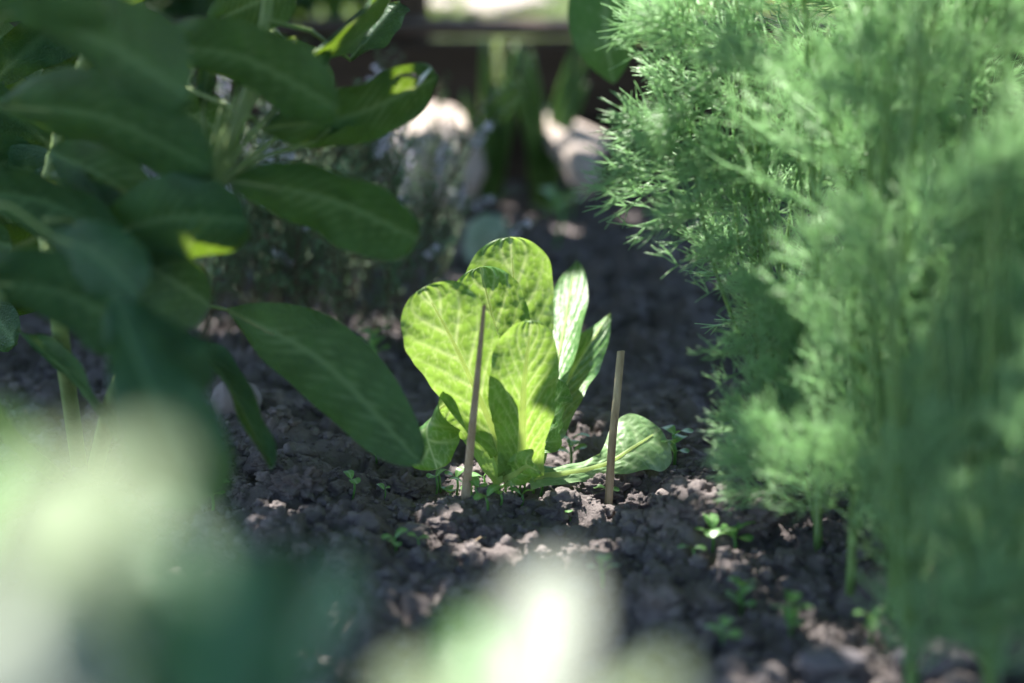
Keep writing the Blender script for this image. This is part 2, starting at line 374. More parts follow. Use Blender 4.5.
# ------------------------------------------------------------------ timber edging at the back of the bed
ed = empty('timber_edging', (0, 2.62, 0))
tag(ed, 'weathered timber edging across the back of the soil bed, shade and sun put into its colours', 'edging')
def plank(mb, x0, x1, y0, y1, z0, z1, seed, n=40):
    xs = np.linspace(x0, x1, n + 1); V = []; F = []
    bev = 0.006
    prof = [(y0 + bev, z0), (y0, z0 + bev), (y0, z1 - bev), (y0 + bev, z1), (y1 - bev, z1), (y1, z1 - bev), (y1, z0 + bev), (y1 - bev, z0)]
    for x in xs:
        d = 0.004 * noise.noise(Vector((x * 7, seed, 0))); e = 0.004 * noise.noise(Vector((x * 9, seed, 5)))
        for (y, z) in prof: V.append((x, y + d, z + (e if z > (z0 + z1) / 2 else 0)))
    m = len(prof)
    for i in range(n):
        for j in range(m): F.append((i * m + j, i * m + (j + 1) % m, (i + 1) * m + (j + 1) % m, (i + 1) * m + j))
    F.append(tuple(range(m))); F.append(tuple(n * m + j for j in range(m))[::-1])
    mb.add(V, F)
mb = MB(); plank(mb, -2.2, 0.24, 2.60, 2.66, -0.05, 0.062, 1); mb.build('board', M['shaded_wood'], ed, smooth=False)
mb = MB(); plank(mb, 0.246, 2.4, 2.60, 2.66, -0.05, 0.058, 2); mb.build('board', M['shaded_wood'], ed, smooth=False)
mb = MB(); plank(mb, -2.2, -0.02, 2.605, 2.665, 0.066, 0.150, 3); mb.build('board', M['shaded_wood'], ed, smooth=False)
mb = MB(); plank(mb, -0.012, 2.4, 2.603, 2.663, 0.064, 0.149, 4); mb.build('board', M['shaded_wood'], ed, smooth=False)

mb = MB(); plank(mb, -2.2, 2.4, 2.592, 2.674, 0.159, 0.172, 5, 80); mb.build('lit_top_plank', M['sunlit_wood'], ed, smooth=False)  # separate top plank added in lighter wood to carry the sunlit edge
# dark trunk standing in front of the edging
tr = empty('wooden_post', (-0.116, 2.74, LZ)); tag(tr, 'dark brown wooden post standing behind the timber edging', 'post')
mb = MB()
mb.tube([(-0.116 + 0.004 * math.sin(k * 1.1), 2.74, LZ - 0.05 + k * 0.03) for k in range(11)], [0.027 + 0.0015 * math.sin(k * 2.1) for k in range(11)], sides=14)
mb.build('shaft', M['bark'], tr)
mb = MB(); mb.tube([(-0.114, 2.74, LZ + .251), (-0.114, 2.74, LZ + .272)], 0.031, 0.027, 14); mb.build('cap', M['bark'], tr)

# ------------------------------------------------------------------ lettuce
LB = onground(512, 477)
let = empty('lettuce', LB)
tag(let, 'young bright green lettuce growing upright in the middle of the soil', 'lettuce')
R = Vector((1, 0, 0))
def lettuce_leaf(pix, half_px, side, label=None, ribr=0.0020, m_='lettuce', **kw):
    ctrl = [P(x, y, d) for x, y, d in pix]
    mb = MB()
    kw.setdefault('nu', 44); kw.setdefault('nv', 110)
    kw.setdefault('pucker', 0.0009); kw.setdefault('wave', 0.0032); kw.setdefault('wfreq', 13.0); kw.setdefault('net', 0.35)
    mid, Nn, S, W = leaf_sheet(mb, ctrl, half_px * 1.56 / FPX, side, **kw)
    o = mb.build('leaf', M[m_], let)
    if label: o['label'] = label
    rb = MB(); k = list(range(2, int(len(mid) * 0.88), 3)); V = []; F = []
    toward = (Vector((0, 0, CAM_H)) - Vector(mid[len(mid) // 2])); sg_ = 1 if Vector(Nn[len(mid) // 2]).dot(toward) > 0 else -1
    for j, i in enumerate(k):
        q = ribr * 1.25 * (1 - 0.85 * j / len(k))
        for u_, h_ in ((-1, .0003), (-.5, .0010), (0, .0014), (.5, .0010), (1, .0003)):
            V.append(tuple(mid[i] + S[i] * (u_ * q) + Nn[i] * (sg_ * (h_ * (1 - .6 * j / len(k)) + .0004))))
    for j in range(len(k) - 1):
        for c_ in range(4): F.append((j * 5 + c_, j * 5 + c_ + 1, j * 5 + c_ + 6, j * 5 + c_ + 5))
    rb.add(V, F)
    r = rb.build('midrib', M['rib'], let); r.parent = o
    return o
D = 1.565
lettuce_leaf([(515, 478, D + .01), (516, 420, D + .035), (517, 330, D + .05), (510, 237, D + .048)], 51, (1, 0.45, 0), a=1.9, b=0.5, pet=0.008, cup=0.22, seed=3, ragged=0.03, pucker=0.0015, nveins=8, slope=0.8)
lettuce_leaf([(511, 478, D), (509, 420, D + .012), (497, 340, D + .022), (480, 267, D + .018)], 43, (1, 0.4, 0), a=1.8, b=0.5, pet=0.008, cup=0.25, seed=4, ragged=0.03, pucker=0.0014, nveins=8, slope=0.8)
lettuce_leaf([(527, 478, D + .012), (541, 420, D + .035), (562, 340, D + .095), (576, 260, D + .165)], 24, (0.8, -0.25, 0.2), a=1.5, b=0.66, pet=0.007, cup=-0.15, seed=5, pucker=0.0007, nveins=9, slope=0.9, wave=0.002)
lettuce_leaf([(530, 478, D + .005), (546, 430, D + .02), (571, 375, D + .07), (610, 313, D + .125)], 23, [(0.75, -0.35, 0.2), (0.7, -0.3, -0.35)], a=1.3, b=0.75, pet=0.007, fold=0.25, seed=6, nveins=9, slope=0.9, pucker=0.0007, ragged=0.02)
lettuce_leaf([(520, 479, D - .01), (534, 450, D - .005), (548, 415, D), (557, 378, D + .005)], 20, (0.8, -0.5, 0.1), a=0.9, b=0.5, pet=0.009, cup=0.2, seed=12, wave=0.005, ragged=0.12)
lettuce_leaf([(509, 478, D - .02), (494, 432, D - .045), (458, 352, D - .072), (424, 288, D - .088)], 43, [(0.9, 0.1, -0.3), (0.85, 0.2, 0.45)], a=1.5, b=0.5, pet=0.008, cup=0.12, seed=7, nveins=8, slope=0.8, pucker=0.0014, ragged=0.03)
lettuce_leaf([(521, 480, D - .025), (522, 440, D - .058), (524, 385, D - .088), (531, 321, D - .10)], 33, (1, 0.05, 0.05), a=0.85, b=0.42, pet=0.015, cup=0.2, seed=8, nveins=9, slope=0.9, pucker=0.0011, ragged=0.03, ribr=0.0027)
lettuce_leaf([(510, 478, D - .03), (478, 428, D - .03), (449, 404, D - .035), (427, 428, D - .052), (437, 469, D - .055)], 33, [(0.75, 0.2, 0.66), (0.5, 0.2, 0.9), (0.9, 0, -0.4)][0:2], a=0.8, b=0.4, pet=0.012, cup=-0.05, seed=9, wave=0.004, ragged=0.1, label='drooping outer leaf with its tip folded under')
lettuce_leaf([(505, 480, D - .03), (515, 474, D - .05), (527, 466, D - .065), (541, 472, D - .075)], 15, (0.3, -0.8, 0.75), a=0.8, b=0.5, pet=0.006, cup=-0.2, seed=10, wave=0.003, label='short pale leaf bent over at the base')
lettuce_leaf([(528, 478, D - .01), (570, 473, D + .0), (606, 464, D + .012), (634, 447, D + .022), (660, 430, D + .04)], 36, [(0.0, 0.8, 0.6), (-0.2, 0.75, 0.6)], a=1.3, b=0.42, t0=0.35, pet=0.008, cup=-0.12, seed=11, nveins=7, pucker=0.001, wave=0.002, label='pale outer leaf lying on the soil behind the short stake', m_='lettuce_pale')

# ------------------------------------------------------------------ two stakes
def stake(pts, w0, w1, label, splinter):
    base = Vector(pts[0]); mb = MB()
    n = 24; sp = spline(pts, n); V = []; F = []; sides = 8
    for i, p in enumerate(sp):
        k = i / n; ww = w0 + (w1 - w0) * k
        for j in range(sides):
            an = 2 * math.pi * j / sides + 0.3
            rr = (abs(math.cos(an)) ** 3.2 + abs(math.sin(an)) ** 3.2) ** (-1 / 3.2)
            e = 1 + 0.07 * noise.noise(Vector((j * 1.7, i * 0.45, splinter)))
            V.append((p[0] + ww * rr * e * math.cos(an) * 0.92, p[1] + ww * rr * e * math.sin(an) * 0.62, p[2] + (0.0018 * noise.noise(Vector((j * 3.1, splinter, 0))) if i == n else 0)))
    for i in range(n):
        for j in range(sides): F.append((i * sides + j, i * sides + (j + 1) % sides, (i + 1) * sides + (j + 1) % sides, (i + 1) * sides + j))
    F.append(tuple(range(sides))[::-1]); F.append(tuple(n * sides + j for j in range(sides)))
    mb.add(V, F)
    o = mb.build('wooden_stake', M['wood'], None, smooth=False, origin=base)
    return tag(o, label, 'stake', 'wooden stakes beside the lettuce')
stake([tuple(P(464, 512, 1.522)), tuple(P(471, 441, 1.488)), tuple(P(477.8, 372, 1.46)), tuple(P(484.3, 305, 1.437))], 0.0034, 0.0014, 'tall thin pointed wooden stake leaning in front of the lettuce', 1.0)
stake([tuple(P(608.5, 505, 1.553)), tuple(P(612, 445, 1.547)), tuple(P(617, 395, 1.544)), tuple(P(621, 351, 1.542))], 0.0029, 0.0027, 'short blunt wooden stake standing to the right of the lettuce', 4.0)

# ------------------------------------------------------------------ stones and clods
def stone(px, py, r_px, label, m, cat='stone', name='stone', squash=(1, 1, .7), seed=0, sink=0.35, rough=0.25, sub=4, group=None, loc=None, freq=1.6):
    g = loc if loc is not None else onground(px, py)
    r = r_px * (g - Vector((0, 0, CAM_H))).length / FPX
    c = (g.x, g.y, g.z + r * squash[2] * (1 - sink))
    mb = MB(); lump(mb, c, r, seed, sub, squash, rough, freq)
    return tag(mb.build(name, M[m], None, origin=(g.x, g.y, g.z)), label, cat, group)
stone(236, 418, 25, 'pale rounded pebble lying on the soil behind the narrow drooping leaf', 'pebble', seed=3, squash=(1, .9, .85), rough=0.12, sink=0.2)
stone(416, 425, 15, 'white flat pebble just left of the lettuce', 'pebble', seed=5, squash=(1, .8, .5))
stone(432, 212, 54, 'large sunlit beige boulder behind the thyme bush', 'stone', 'boulder', 'boulder', (1, 2.1, 1.0), seed=8, rough=0.2, sink=0.12)
stone(487, 262, 26, 'pale mossy green stone half hidden behind the lettuce', 'moss', seed=13, squash=(.9, 1.3, 1.15), sink=0.15)
stone(935, 672, 34, 'grey violet stone under the dill at the right edge of the bed', 'greystone', seed=16, squash=(1.2, .8, .6))
stone(1003, 668, 40, 'larger grey stone at the lower right corner of the bed', 'greystone', seed=18, squash=(1.1, .8, .7))
stone(830, 670, 26, 'flat grey stone at the foot of the dill', 'greystone', seed=19, squash=(1.3, .8, .5))
stone(0, 0, 13, 'small white stone on top of the timber edging', 'pebble', seed=20, loc=Vector((P(650, 55, 2.62).x, 2.63, 0.172)), squash=(.8, 1.6, 1.0), sink=0.05)
for k, (px, py, r, lab) in enumerate([(492, 14, 26, 'largest pale stone lying on the lawn beyond the timber edging'), (440, 8, 15, 'small pale stone on the lawn next to the wooden post'), (530, 6, 17, 'pale stone on the lawn to the right of the largest one')]):
    v = FWD + (px - 512) / FPX * RT - (py - 341.5) / FPX * UP; t = (CAM_H - LZ) / -v.z
    stone(0, 0, r, lab, 'stone', seed=30 + 3 * k, loc=Vector((v.x * t, v.y * t, LZ)), squash=(1.2, 2.2, .45), sink=0.25, group='pale stones on the lawn')
# broken slab leaning against the edging
def slab():
    c = P(560, 140, 2.44)
    out = [(522, 100), (534, 97), (552, 112), (580, 122), (606, 134), (610, 146), (596, 156), (603, 178), (590, 186), (574, 172), (560, 148), (540, 128), (524, 116)]
    pts = [P(x, y, 2.43 + (y - 140) * -0.0019) for x, y in out]
    n = len(pts); nrm = Vector((0.15, -0.75, 0.65)).normalized()
    V = [tuple(p) for p in pts] + [tuple(p - nrm * 0.022) for p in pts]; mid = sum(pts, Vector()) / n
    V.append(tuple(mid + nrm * 0.007)); F = [(i, (i + 1) % n, 2 * n) for i in range(n)] + [((i + 1) % n, i, n + i, n + (i + 1) % n) for i in range(n)] + [tuple(range(n, 2 * n))[::-1]]
    mb = MB(); mb.add(V, F)
    tag(mb.build('broken_slab', M['stone'], None, smooth=False, origin=mid), 'sunlit broken beige stone slab leaning in the dark by the timber edging', 'slab')
slab()
CL = [(300, 492, 21, 'round dark clod in front of the drooping sage leaf', 1), (268, 470, 14, 'small clod between the drooping sage leaf and the narrow one', 2),
      (232, 486, 15, 'clod left of the round dark clod', 3), (452, 532, 20, 'large crumbly clod with a sunlit top in front of the tall stake', 4),
      (492, 540, 15, 'smooth dark clod below the seedling cluster', 5), (556, 512, 14, 'dark clod right of the seedling cluster', 6),
      (402, 496, 17, 'rough clod left of the seedling cluster', 7), (640, 512, 15, 'pale clod below the short stake', 8),
      (745, 528, 28, 'big sunlit clod beside the dill stems', 9), (700, 520, 17, 'sunlit crumbly clod left of the big sunlit one', 10),
      (601, 503, 20, 'crumbly dark clod against the foot of the short stake', 11), (350, 520, 16, 'broken clod in the shade below the drooping sage leaf', 12), (628, 470, 13, 'crumbly clod over the pale lying leaf', 14)]
for px, py, r, lab, sd in CL:
    stone(px, py, r, lab, 'soil', 'clod', 'soil_clod', (1.1, .9, .75), seed=sd * 3.1, sink=0.45, rough=0.55, sub=5, group='larger soil clods around the lettuce', freq=2.6)

# crumbs
def crumbs():
    import bmesh
    mb = MB(); protos = []
    for s in range(18):
        bm = bmesh.new(); bmesh.ops.create_icosphere(bm, subdivisions=3 if s < 10 else 1, radius=1.0)
        vv = []
        for v in bm.verts:
            p = v.co.normalized(); q = p * (1 + 0.55 * noise.noise(p * 1.7 + Vector((s * 3.3, s, 0))) + 0.38 * noise.noise(p * 4.0 + Vector((s, 9, s))) + 0.22 * noise.noise(p * 9.0 + Vector((s, 3, s))))
            vv.append(tuple(q))
        protos.append((np.array(vv) * np.array([1.1, .9, .75]), np.array([[v.index for v in f.verts] for f in bm.faces]))); bm.free()
    n = 26000; n0 = 5000
    dep = rng.uniform(0, 1, n) ** 1.3
    y = 1.12 + dep * np.where(np.arange(n) < n0, 1.4, 0.95); x = rng.uniform(-1, 1, n) * (0.24 * y + 0.06)
    r = np.where(np.arange(n) < n0, np.clip(rng.lognormal(math.log(0.0030), 0.5, n), 0.0016, 0.009), rng.uniform(.0007, .0019, n))
    z = ground_h(x, y) + r * 0.25
    Vs = []; Fs = []; off = 0
    for i in range(n):
        pv, pf = protos[i % 10 if i < n0 else 10 + i % 8]; an = rng.uniform(0, 6.28); ca, sa = math.cos(an), math.sin(an)
        q = pv * r[i]; q = np.stack([q[:, 0] * ca - q[:, 1] * sa + x[i], q[:, 0] * sa + q[:, 1] * ca + y[i], q[:, 2] + z[i]], 1)
        Vs.append(q); Fs.append(pf + off); off += len(q)
    V = np.concatenate(Vs); F = np.concatenate(Fs)
    m2 = bpy.data.meshes.new('soil_crumbs'); m2.from_pydata(V.tolist(), [], F.tolist()); m2.materials.append(M['crumb'])
    m2.polygons.foreach_set('use_smooth', np.ones(len(m2.polygons), bool))
    o = bpy.data.objects.new('soil_crumbs', m2); COL.objects.link(o)
    tag(o, 'loose crumbs of dry soil scattered over the bed', 'soil', None, 'stuff')
crumbs()

# ------------------------------------------------------------------ sage
def sage_leaf(root, base, tip, half, d0, d1, side, bend=0.0, bulge=0.0, m='sage', a=0.75, b=0.38, petiole=None, **kw):
    p0, p1 = P(base[0], base[1], d0), P(tip[0], tip[1], d1)
    rs_ = random.Random(int(base[0] * 7 + base[1] * 13 + tip[0] * 3)); kw.setdefault('seed', rs_.randrange(99)); kw.setdefault('ragged', rs_.uniform(0.0, 0.03))
    if not isinstance(side, list):
        ax_ = (p1 - p0).normalized(); s0 = Vector(side)
        side = [tuple(Matrix.Rotation(rs_.uniform(-.3, .3), 3, ax_) @ s0), tuple(Matrix.Rotation(rs_.uniform(-.5, .4), 3, ax_) @ s0)]
    mid = (p0 + p1) / 2 + UP * (bend * 0.001) - FWD * (bulge * 0.001)
    mb = MB(); kw.setdefault('nu', 14); kw.setdefault('nv', 30)
    kw.setdefault('pucker', 0.0012); kw.setdefault('wave', 0.0022); kw.setdefault('cup', rs_.uniform(-.2, .3))
    leaf_sheet(mb, [p0, mid, p1], half * (d0 + d1) / 2 / FPX, side, a=a, b=b, nveins=11, slope=0.9, veinw=0.13, midw=0.05, pet=0.0015, **kw)
    lf = mb.build('leaf', M[m], root)
    if petiole is not None:
        q = Vector(petiole); ms = (q + p0) / 2 + UP * 0.006
        st = MB(); st.tube([q, ms, p0, p0 + (mid - p0) * 0.5], 0.0017, 0.0009, 6); s = st.build('stalk', M['sagestem'], root); s.parent = lf
    return lf
sg = empty('sage_plant', onground(95, 470)); tag(sg, 'tall shaded sage bush with large oval green leaves on the left', 'herb bush')
GB = onground(95, 470)
NODE = P(212, 192, 1.33)
TOPN = P(60, 130, 1.25); LOWN = P(165, 318, 1.40); NEARN = P(-30, 200, 1.22)
for pts, r0, r1 in [([GB, P(120, 380, 1.38), P(180, 270, 1.35), NODE, P(240, 120, 1.34), P(262, 40, 1.36), P(275, -60, 1.38)], 0.0055, 0.003),
                    ([GB + Vector((-.01, 0, 0)), P(60, 330, 1.42), P(45, 220, 1.42), P(60, 130, 1.42), P(100, 20, 1.38), P(130, -80, 1.36)], 0.0055, 0.003),
                    ([GB, P(110, 400, 1.40), P(140, 340, 1.41), LOWN], 0.004, 0.0022),
                    ([GB + Vector((-.02, -.02, 0)), P(-10, 400, 1.3), NEARN, P(-20, 60, 1.18), P(-10, -60, 1.16)], 0.005, 0.003)]:
    mb = MB(); mb.tube([tuple(q) for q in spline([tuple(p) for p in pts], 24)], r0, r1, 8); mb.build('stem', M['sagestem'], sg)
# leaves seen one by one
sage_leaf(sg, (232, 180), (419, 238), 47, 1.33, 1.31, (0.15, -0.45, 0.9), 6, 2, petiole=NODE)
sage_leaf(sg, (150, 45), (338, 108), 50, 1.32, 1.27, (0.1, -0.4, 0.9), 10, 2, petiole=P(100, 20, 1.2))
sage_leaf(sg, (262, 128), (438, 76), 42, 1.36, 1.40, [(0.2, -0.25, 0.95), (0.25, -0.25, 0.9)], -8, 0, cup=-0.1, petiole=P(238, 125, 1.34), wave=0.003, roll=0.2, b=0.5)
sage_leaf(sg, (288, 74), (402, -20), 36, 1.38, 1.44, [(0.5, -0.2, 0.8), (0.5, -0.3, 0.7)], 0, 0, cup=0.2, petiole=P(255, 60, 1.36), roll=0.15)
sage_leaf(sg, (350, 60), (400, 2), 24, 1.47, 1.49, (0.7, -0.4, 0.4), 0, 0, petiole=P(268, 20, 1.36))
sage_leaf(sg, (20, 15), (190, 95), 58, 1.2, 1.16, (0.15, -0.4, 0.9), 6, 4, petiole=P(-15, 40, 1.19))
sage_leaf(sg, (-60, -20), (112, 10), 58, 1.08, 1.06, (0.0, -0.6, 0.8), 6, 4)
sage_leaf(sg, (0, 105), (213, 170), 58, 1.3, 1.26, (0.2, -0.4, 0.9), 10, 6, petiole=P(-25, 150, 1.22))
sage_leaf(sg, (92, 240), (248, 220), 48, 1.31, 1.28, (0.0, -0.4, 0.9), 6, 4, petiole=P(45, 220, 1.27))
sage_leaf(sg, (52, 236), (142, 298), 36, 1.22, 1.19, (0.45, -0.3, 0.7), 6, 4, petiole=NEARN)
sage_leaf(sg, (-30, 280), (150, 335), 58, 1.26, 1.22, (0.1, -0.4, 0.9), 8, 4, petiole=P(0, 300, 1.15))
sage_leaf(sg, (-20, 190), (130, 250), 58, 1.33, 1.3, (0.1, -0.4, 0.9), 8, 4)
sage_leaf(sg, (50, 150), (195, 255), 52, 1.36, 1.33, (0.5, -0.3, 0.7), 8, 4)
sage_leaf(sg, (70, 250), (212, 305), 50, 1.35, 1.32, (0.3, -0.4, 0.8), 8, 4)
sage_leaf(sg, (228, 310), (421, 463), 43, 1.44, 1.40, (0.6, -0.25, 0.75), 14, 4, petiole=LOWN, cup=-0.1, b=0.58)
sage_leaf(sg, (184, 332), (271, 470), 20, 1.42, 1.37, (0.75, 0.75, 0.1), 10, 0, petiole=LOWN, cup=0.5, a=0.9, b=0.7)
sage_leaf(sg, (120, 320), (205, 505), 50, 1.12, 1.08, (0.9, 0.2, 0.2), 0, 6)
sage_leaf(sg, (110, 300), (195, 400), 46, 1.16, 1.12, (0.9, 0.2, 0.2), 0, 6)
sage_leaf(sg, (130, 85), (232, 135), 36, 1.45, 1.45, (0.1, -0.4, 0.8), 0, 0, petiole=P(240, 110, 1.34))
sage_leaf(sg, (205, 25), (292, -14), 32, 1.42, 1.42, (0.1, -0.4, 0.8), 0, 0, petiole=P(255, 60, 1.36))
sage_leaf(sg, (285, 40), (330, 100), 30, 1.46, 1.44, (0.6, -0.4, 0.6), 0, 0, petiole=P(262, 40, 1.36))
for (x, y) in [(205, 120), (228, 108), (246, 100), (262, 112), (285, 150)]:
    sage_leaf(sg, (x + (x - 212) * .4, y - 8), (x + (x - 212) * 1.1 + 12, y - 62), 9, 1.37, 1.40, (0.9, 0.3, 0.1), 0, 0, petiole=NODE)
for (x, y, d) in [(222, 108, 1.325), (236, 96, 1.32), (250, 104, 1.32), (262, 122, 1.325), (276, 138, 1.33)]:
    st = MB(); st.tube([tuple(q) for q in spline([tuple(NODE), tuple(P((x + 212) / 2 - 3, (y + 192) / 2, d)), tuple(P(x, y, d))], 8)], 0.0024, 0.0016, 7); st.build('stalk', M['sagestem'], sg)
SLIT = [(P(*q[:3]), q[3] * 1.5) for q in [(392, 92, 1.385, .011), (362, 106, 1.38, .008), (426, 95, 1.40, .007), (402, 108, 1.39, .007), (377, 118, 1.38, .006), (352, 126, 1.37, .006), (342, 98, 1.37, .006), (335, 10, 1.41, .010), (290, 6, 1.42, .012), (352, 24, 1.42, .008), (320, 55, 1.40, .006), (45, 352, 1.36, .010), (28, 356, 1.36, .008), (62, 65, 1.42, .012), (30, 75, 1.42, .012), (125, 4, 1.42, .012), (240, 140, 1.325, .014), (60, 110, 1.42, .010)]]
def blocks(px, py, d):
    c = P(px, py, d)
    for p, r in SLIT:
        q = c - p; al = q.dot(SUN)
        if al > 0.01 and (q - SUN * al).length < r + 0.036: return True
    return False
rl = random.Random(5)
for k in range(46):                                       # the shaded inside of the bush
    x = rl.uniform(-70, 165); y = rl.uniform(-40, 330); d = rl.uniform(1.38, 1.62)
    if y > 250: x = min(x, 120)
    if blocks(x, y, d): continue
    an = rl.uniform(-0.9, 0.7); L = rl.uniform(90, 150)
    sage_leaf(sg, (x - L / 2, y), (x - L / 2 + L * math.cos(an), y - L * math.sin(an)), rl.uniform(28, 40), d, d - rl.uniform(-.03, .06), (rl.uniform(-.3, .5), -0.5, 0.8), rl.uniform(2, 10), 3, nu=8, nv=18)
for k in range(12):                                       # leaves of the top, above the picture
    x = rl.uniform(-40, 300); y = rl.uniform(-190, -60); d = rl.uniform(1.1, 1.5); an = rl.uniform(-.7, .7)
    if blocks(x + 65, y - 20, d): continue
    sage_leaf(sg, (x, y), (x + 130 * math.cos(an), y - 130 * math.sin(an)), 36, d, d - 0.03, (0, -0.5, 0.8), 6, 2, nu=8, nv=18)

# withered scraps on the rim of one sage leaf
deb = empty('withered_scrap', P(412, 78, 1.385)); tag(deb, 'dark withered flower scrap with a highlight shaped as a pale streak on the rim of a sage leaf', 'plant debris')
mb = MB()
for a_, b_ in [((384, 70), (396, 77)), ((392, 79), (412, 73)), ((402, 76), (424, 80)), ((388, 78), (400, 72)), ((412, 74), (418, 79))]:
    mb.tube([P(*a_, 1.384), P((a_[0] + b_[0]) / 2, (a_[1] + b_[1]) / 2 - 1.5, 1.383), P(*b_, 1.386)], 0.0009, 0.0005, 6)
mb.build('husk', M['debris'], deb)
mb = MB(); mb.tube([P(417, 86, 1.385), P(423, 77, 1.384), P(430, 69, 1.386)], [0.0007, 0.0013, 0.0006], sides=8); mb.build('petal', M['painted_glint'], deb)  # pale tube shaped to stand for a specular highlight on the leaf

# ------------------------------------------------------------------ foreground plants close to the lens
fg = empty('sunlit_fg_plant', (-0.08, 0.47, 0)); tag(fg, 'plant out of focus in the lower left corner, sunlit brightness put into its pale colour', 'foreground plant')
def stem_to(root, p, base, m='sagestem', r=0.002):
    mb = MB(); q = Vector(p); b = Vector(base)
    mb.tube([tuple(v) for v in spline([tuple(b), tuple(b.lerp(q, .5) + Vector((0.01, 0.012, 0))), tuple(q)], 12)], r * 1.3, r * 0.8, 7); return mb.build('stem', M[m], root)
def near_leaf(root, base, tip, half, d0, d1, side, m, **kw): return sage_leaf(root, base, tip, half, d0, d1, side, 2, 2, m=m, **kw)
fb = Vector((-0.09, 0.48, gz(-0.09, 0.48)))
stem_to(fg, P(20, 700, 0.46), fb); stem_to(fg, P(90, 520, 0.52), fb + Vector((.01, .02, 0)))
near_leaf(fg, (-10, 790), (55, 530), 100, 0.35, 0.43, (0.9, 0.0, 0.0), 'sunlit_sage')
near_leaf(fg, (90, 760), (-60, 630), 80, 0.35, 0.40, (0.7, -0.2, -0.5), 'sunlit_sage')
near_leaf(fg, (80, 590), (128, 440), 52, 0.37, 0.43, (0.9, 0.0, 0.1), 'half_shaded')
near_leaf(fg, (20, 600), (55, 455), 50, 0.36, 0.42, (0.85, 0.1, 0.2), 'half_shaded')
near_leaf(fg, (150, 740), (165, 520), 46, 0.40, 0.43, (0.85, 0.1, 0.3), 'shaded_teal')
near_leaf(fg, (-60, 560), (-20, 450), 50, 0.40, 0.45, (0.85, 0.1, 0.2), 'seedling')
tl = empty('broadleaf_plant', (-0.06, 0.55, 0)); tag(tl, 'dark blue green plant out of focus at the bottom left of the bed', 'foreground plant')
tb_ = Vector((-0.06, 0.56, gz(-0.06, 0.56)))
stem_to(tl, P(260, 740, 0.58), tb_); stem_to(tl, P(210, 720, 0.60), tb_ + Vector((.008, .0, 0)))
near_leaf(tl, (215, 760), (235, 560), 52, 0.54, 0.64, (0.9, 0.1, 0.1), 'shaded_teal')
near_leaf(tl, (285, 740), (335, 570), 46, 0.56, 0.64, (0.9, 0.1, 0.3), 'shaded_teal')
near_leaf(tl, (200, 720), (170, 580), 44, 0.58, 0.66, (0.9, 0.2, -0.2), 'sage')
near_leaf(tl, (270, 700), (285, 540), 36, 0.62, 0.70, (0.9, 0.2, -0.2), 'sage')

fp = empty('pale_fg_plant', (0.02, 0.52, 0)); tag(fp, 'pale leaves out of focus at the bottom centre, sunlit gloss put into their colour', 'foreground plant')
pb_ = Vector((0.02, 0.53, gz(0.02, 0.53)))
stem_to(fp, P(535, 720, 0.50), pb_); stem_to(fp, P(450, 730, 0.52), pb_ + Vector((-.01, .0, 0)))
near_leaf(fp, (525, 775), (553, 566), 44, 0.44, 0.55, [(0.95, 0.0, 0.0), (0.9, -0.1, -0.1)], 'sunlit_sage', b=0.42)
near_leaf(fp, (480, 780), (405, 662), 46, 0.46, 0.52, (0.8, -0.1, -0.3), 'half_shaded')
near_leaf(fp, (585, 785), (650, 668), 42, 0.46, 0.52, (0.8, -0.1, 0.4), 'half_shaded')
near_leaf(fp, (500, 740), (478, 620), 34, 0.54, 0.57, (0.9, 0.2, 0), 'seedling')

# ------------------------------------------------------------------ dill
def frond_mesh(seed):
    r = random.Random(seed); p0 = []; p1 = []; r0 = []; r1 = []
    def seg(a, b, ra, rb): p0.append(tuple(a)); p1.append(tuple(b)); r0.append(ra); r1.append(rb)
    L = 1.0
    def rach(t): return Vector((t, 0.05 * math.sin(t * 3 + seed), 0.16 * math.sin(t * 1.9) - 0.20 * t * t))
    for i in range(12): seg(rach(i / 12), rach((i + 1) / 12), 0.0095 - 0.005 * i / 12, 0.009 - 0.005 * i / 12)
    npin = 6
    for i in range(npin):
        t = 0.22 + 0.76 * i / (npin - 1)
        for sgn in (-1, 1):
            c = rach(t); l = (0.40 * math.sin(min(1.0, (1.08 - t) * 1.25) * math.pi / 2) + 0.07) * r.uniform(0.75, 1.15)
            d = Vector((0.65 + r.uniform(-.2, .2), sgn * (0.75 + r.uniform(-.1, .2)), r.uniform(-0.25, 0.35))).normalized()
            if i == npin - 1: d = Vector((1, sgn * 0.35, 0)).normalized()
            def pin(s): return c + d * (l * s) + Vector((0.10 * s * s * l, 0, -0.22 * s * s * l))
            for k in range(4): seg(pin(k / 4), pin((k + 1) / 4), 0.0048 - 0.0008 * k, 0.0044 - 0.0008 * k)
            nsub = 5
            for k in range(nsub):
                s = 0.18 + 0.82 * k / (nsub - 1)
                for q in range(3):
                    an = r.uniform(0, 6.28); o = Vector((0.25 + 0.3 * r.random(), math.cos(an), math.sin(an))).normalized()
                    dd = (d * 0.75 + o * 0.85).normalized(); ll = r.uniform(0.13, 0.29) * (1.15 - 0.4 * s)
                    b = pin(s); m_ = b + dd * ll * 0.5
                    seg(b, m_, 0.0046, 0.0044)
                    e = (dd + Vector((0.25, 0, 0)) + d * 0.3 + Vector((r.uniform(-.3, .3), r.uniform(-.3, .3), r.uniform(-.3, .3)))).normalized()
                    seg(m_, m_ + e * ll * 0.6, 0.0044, 0.0022)
                    if r.random() < 0.75:
                        e2 = (dd + Vector((r.uniform(-.7, .7), r.uniform(-.7, .7), r.uniform(-.7, .7)))).normalized()
                        seg(m_, m_ + e2 * ll * 0.5, 0.0042, 0.0020)
    mb = MB(); mb.segs(p0, p1, r0, r1)
    return mb.mesh('frond', M['dill'], smooth=True)
FR = [frond_mesh(s) for s in range(7)]
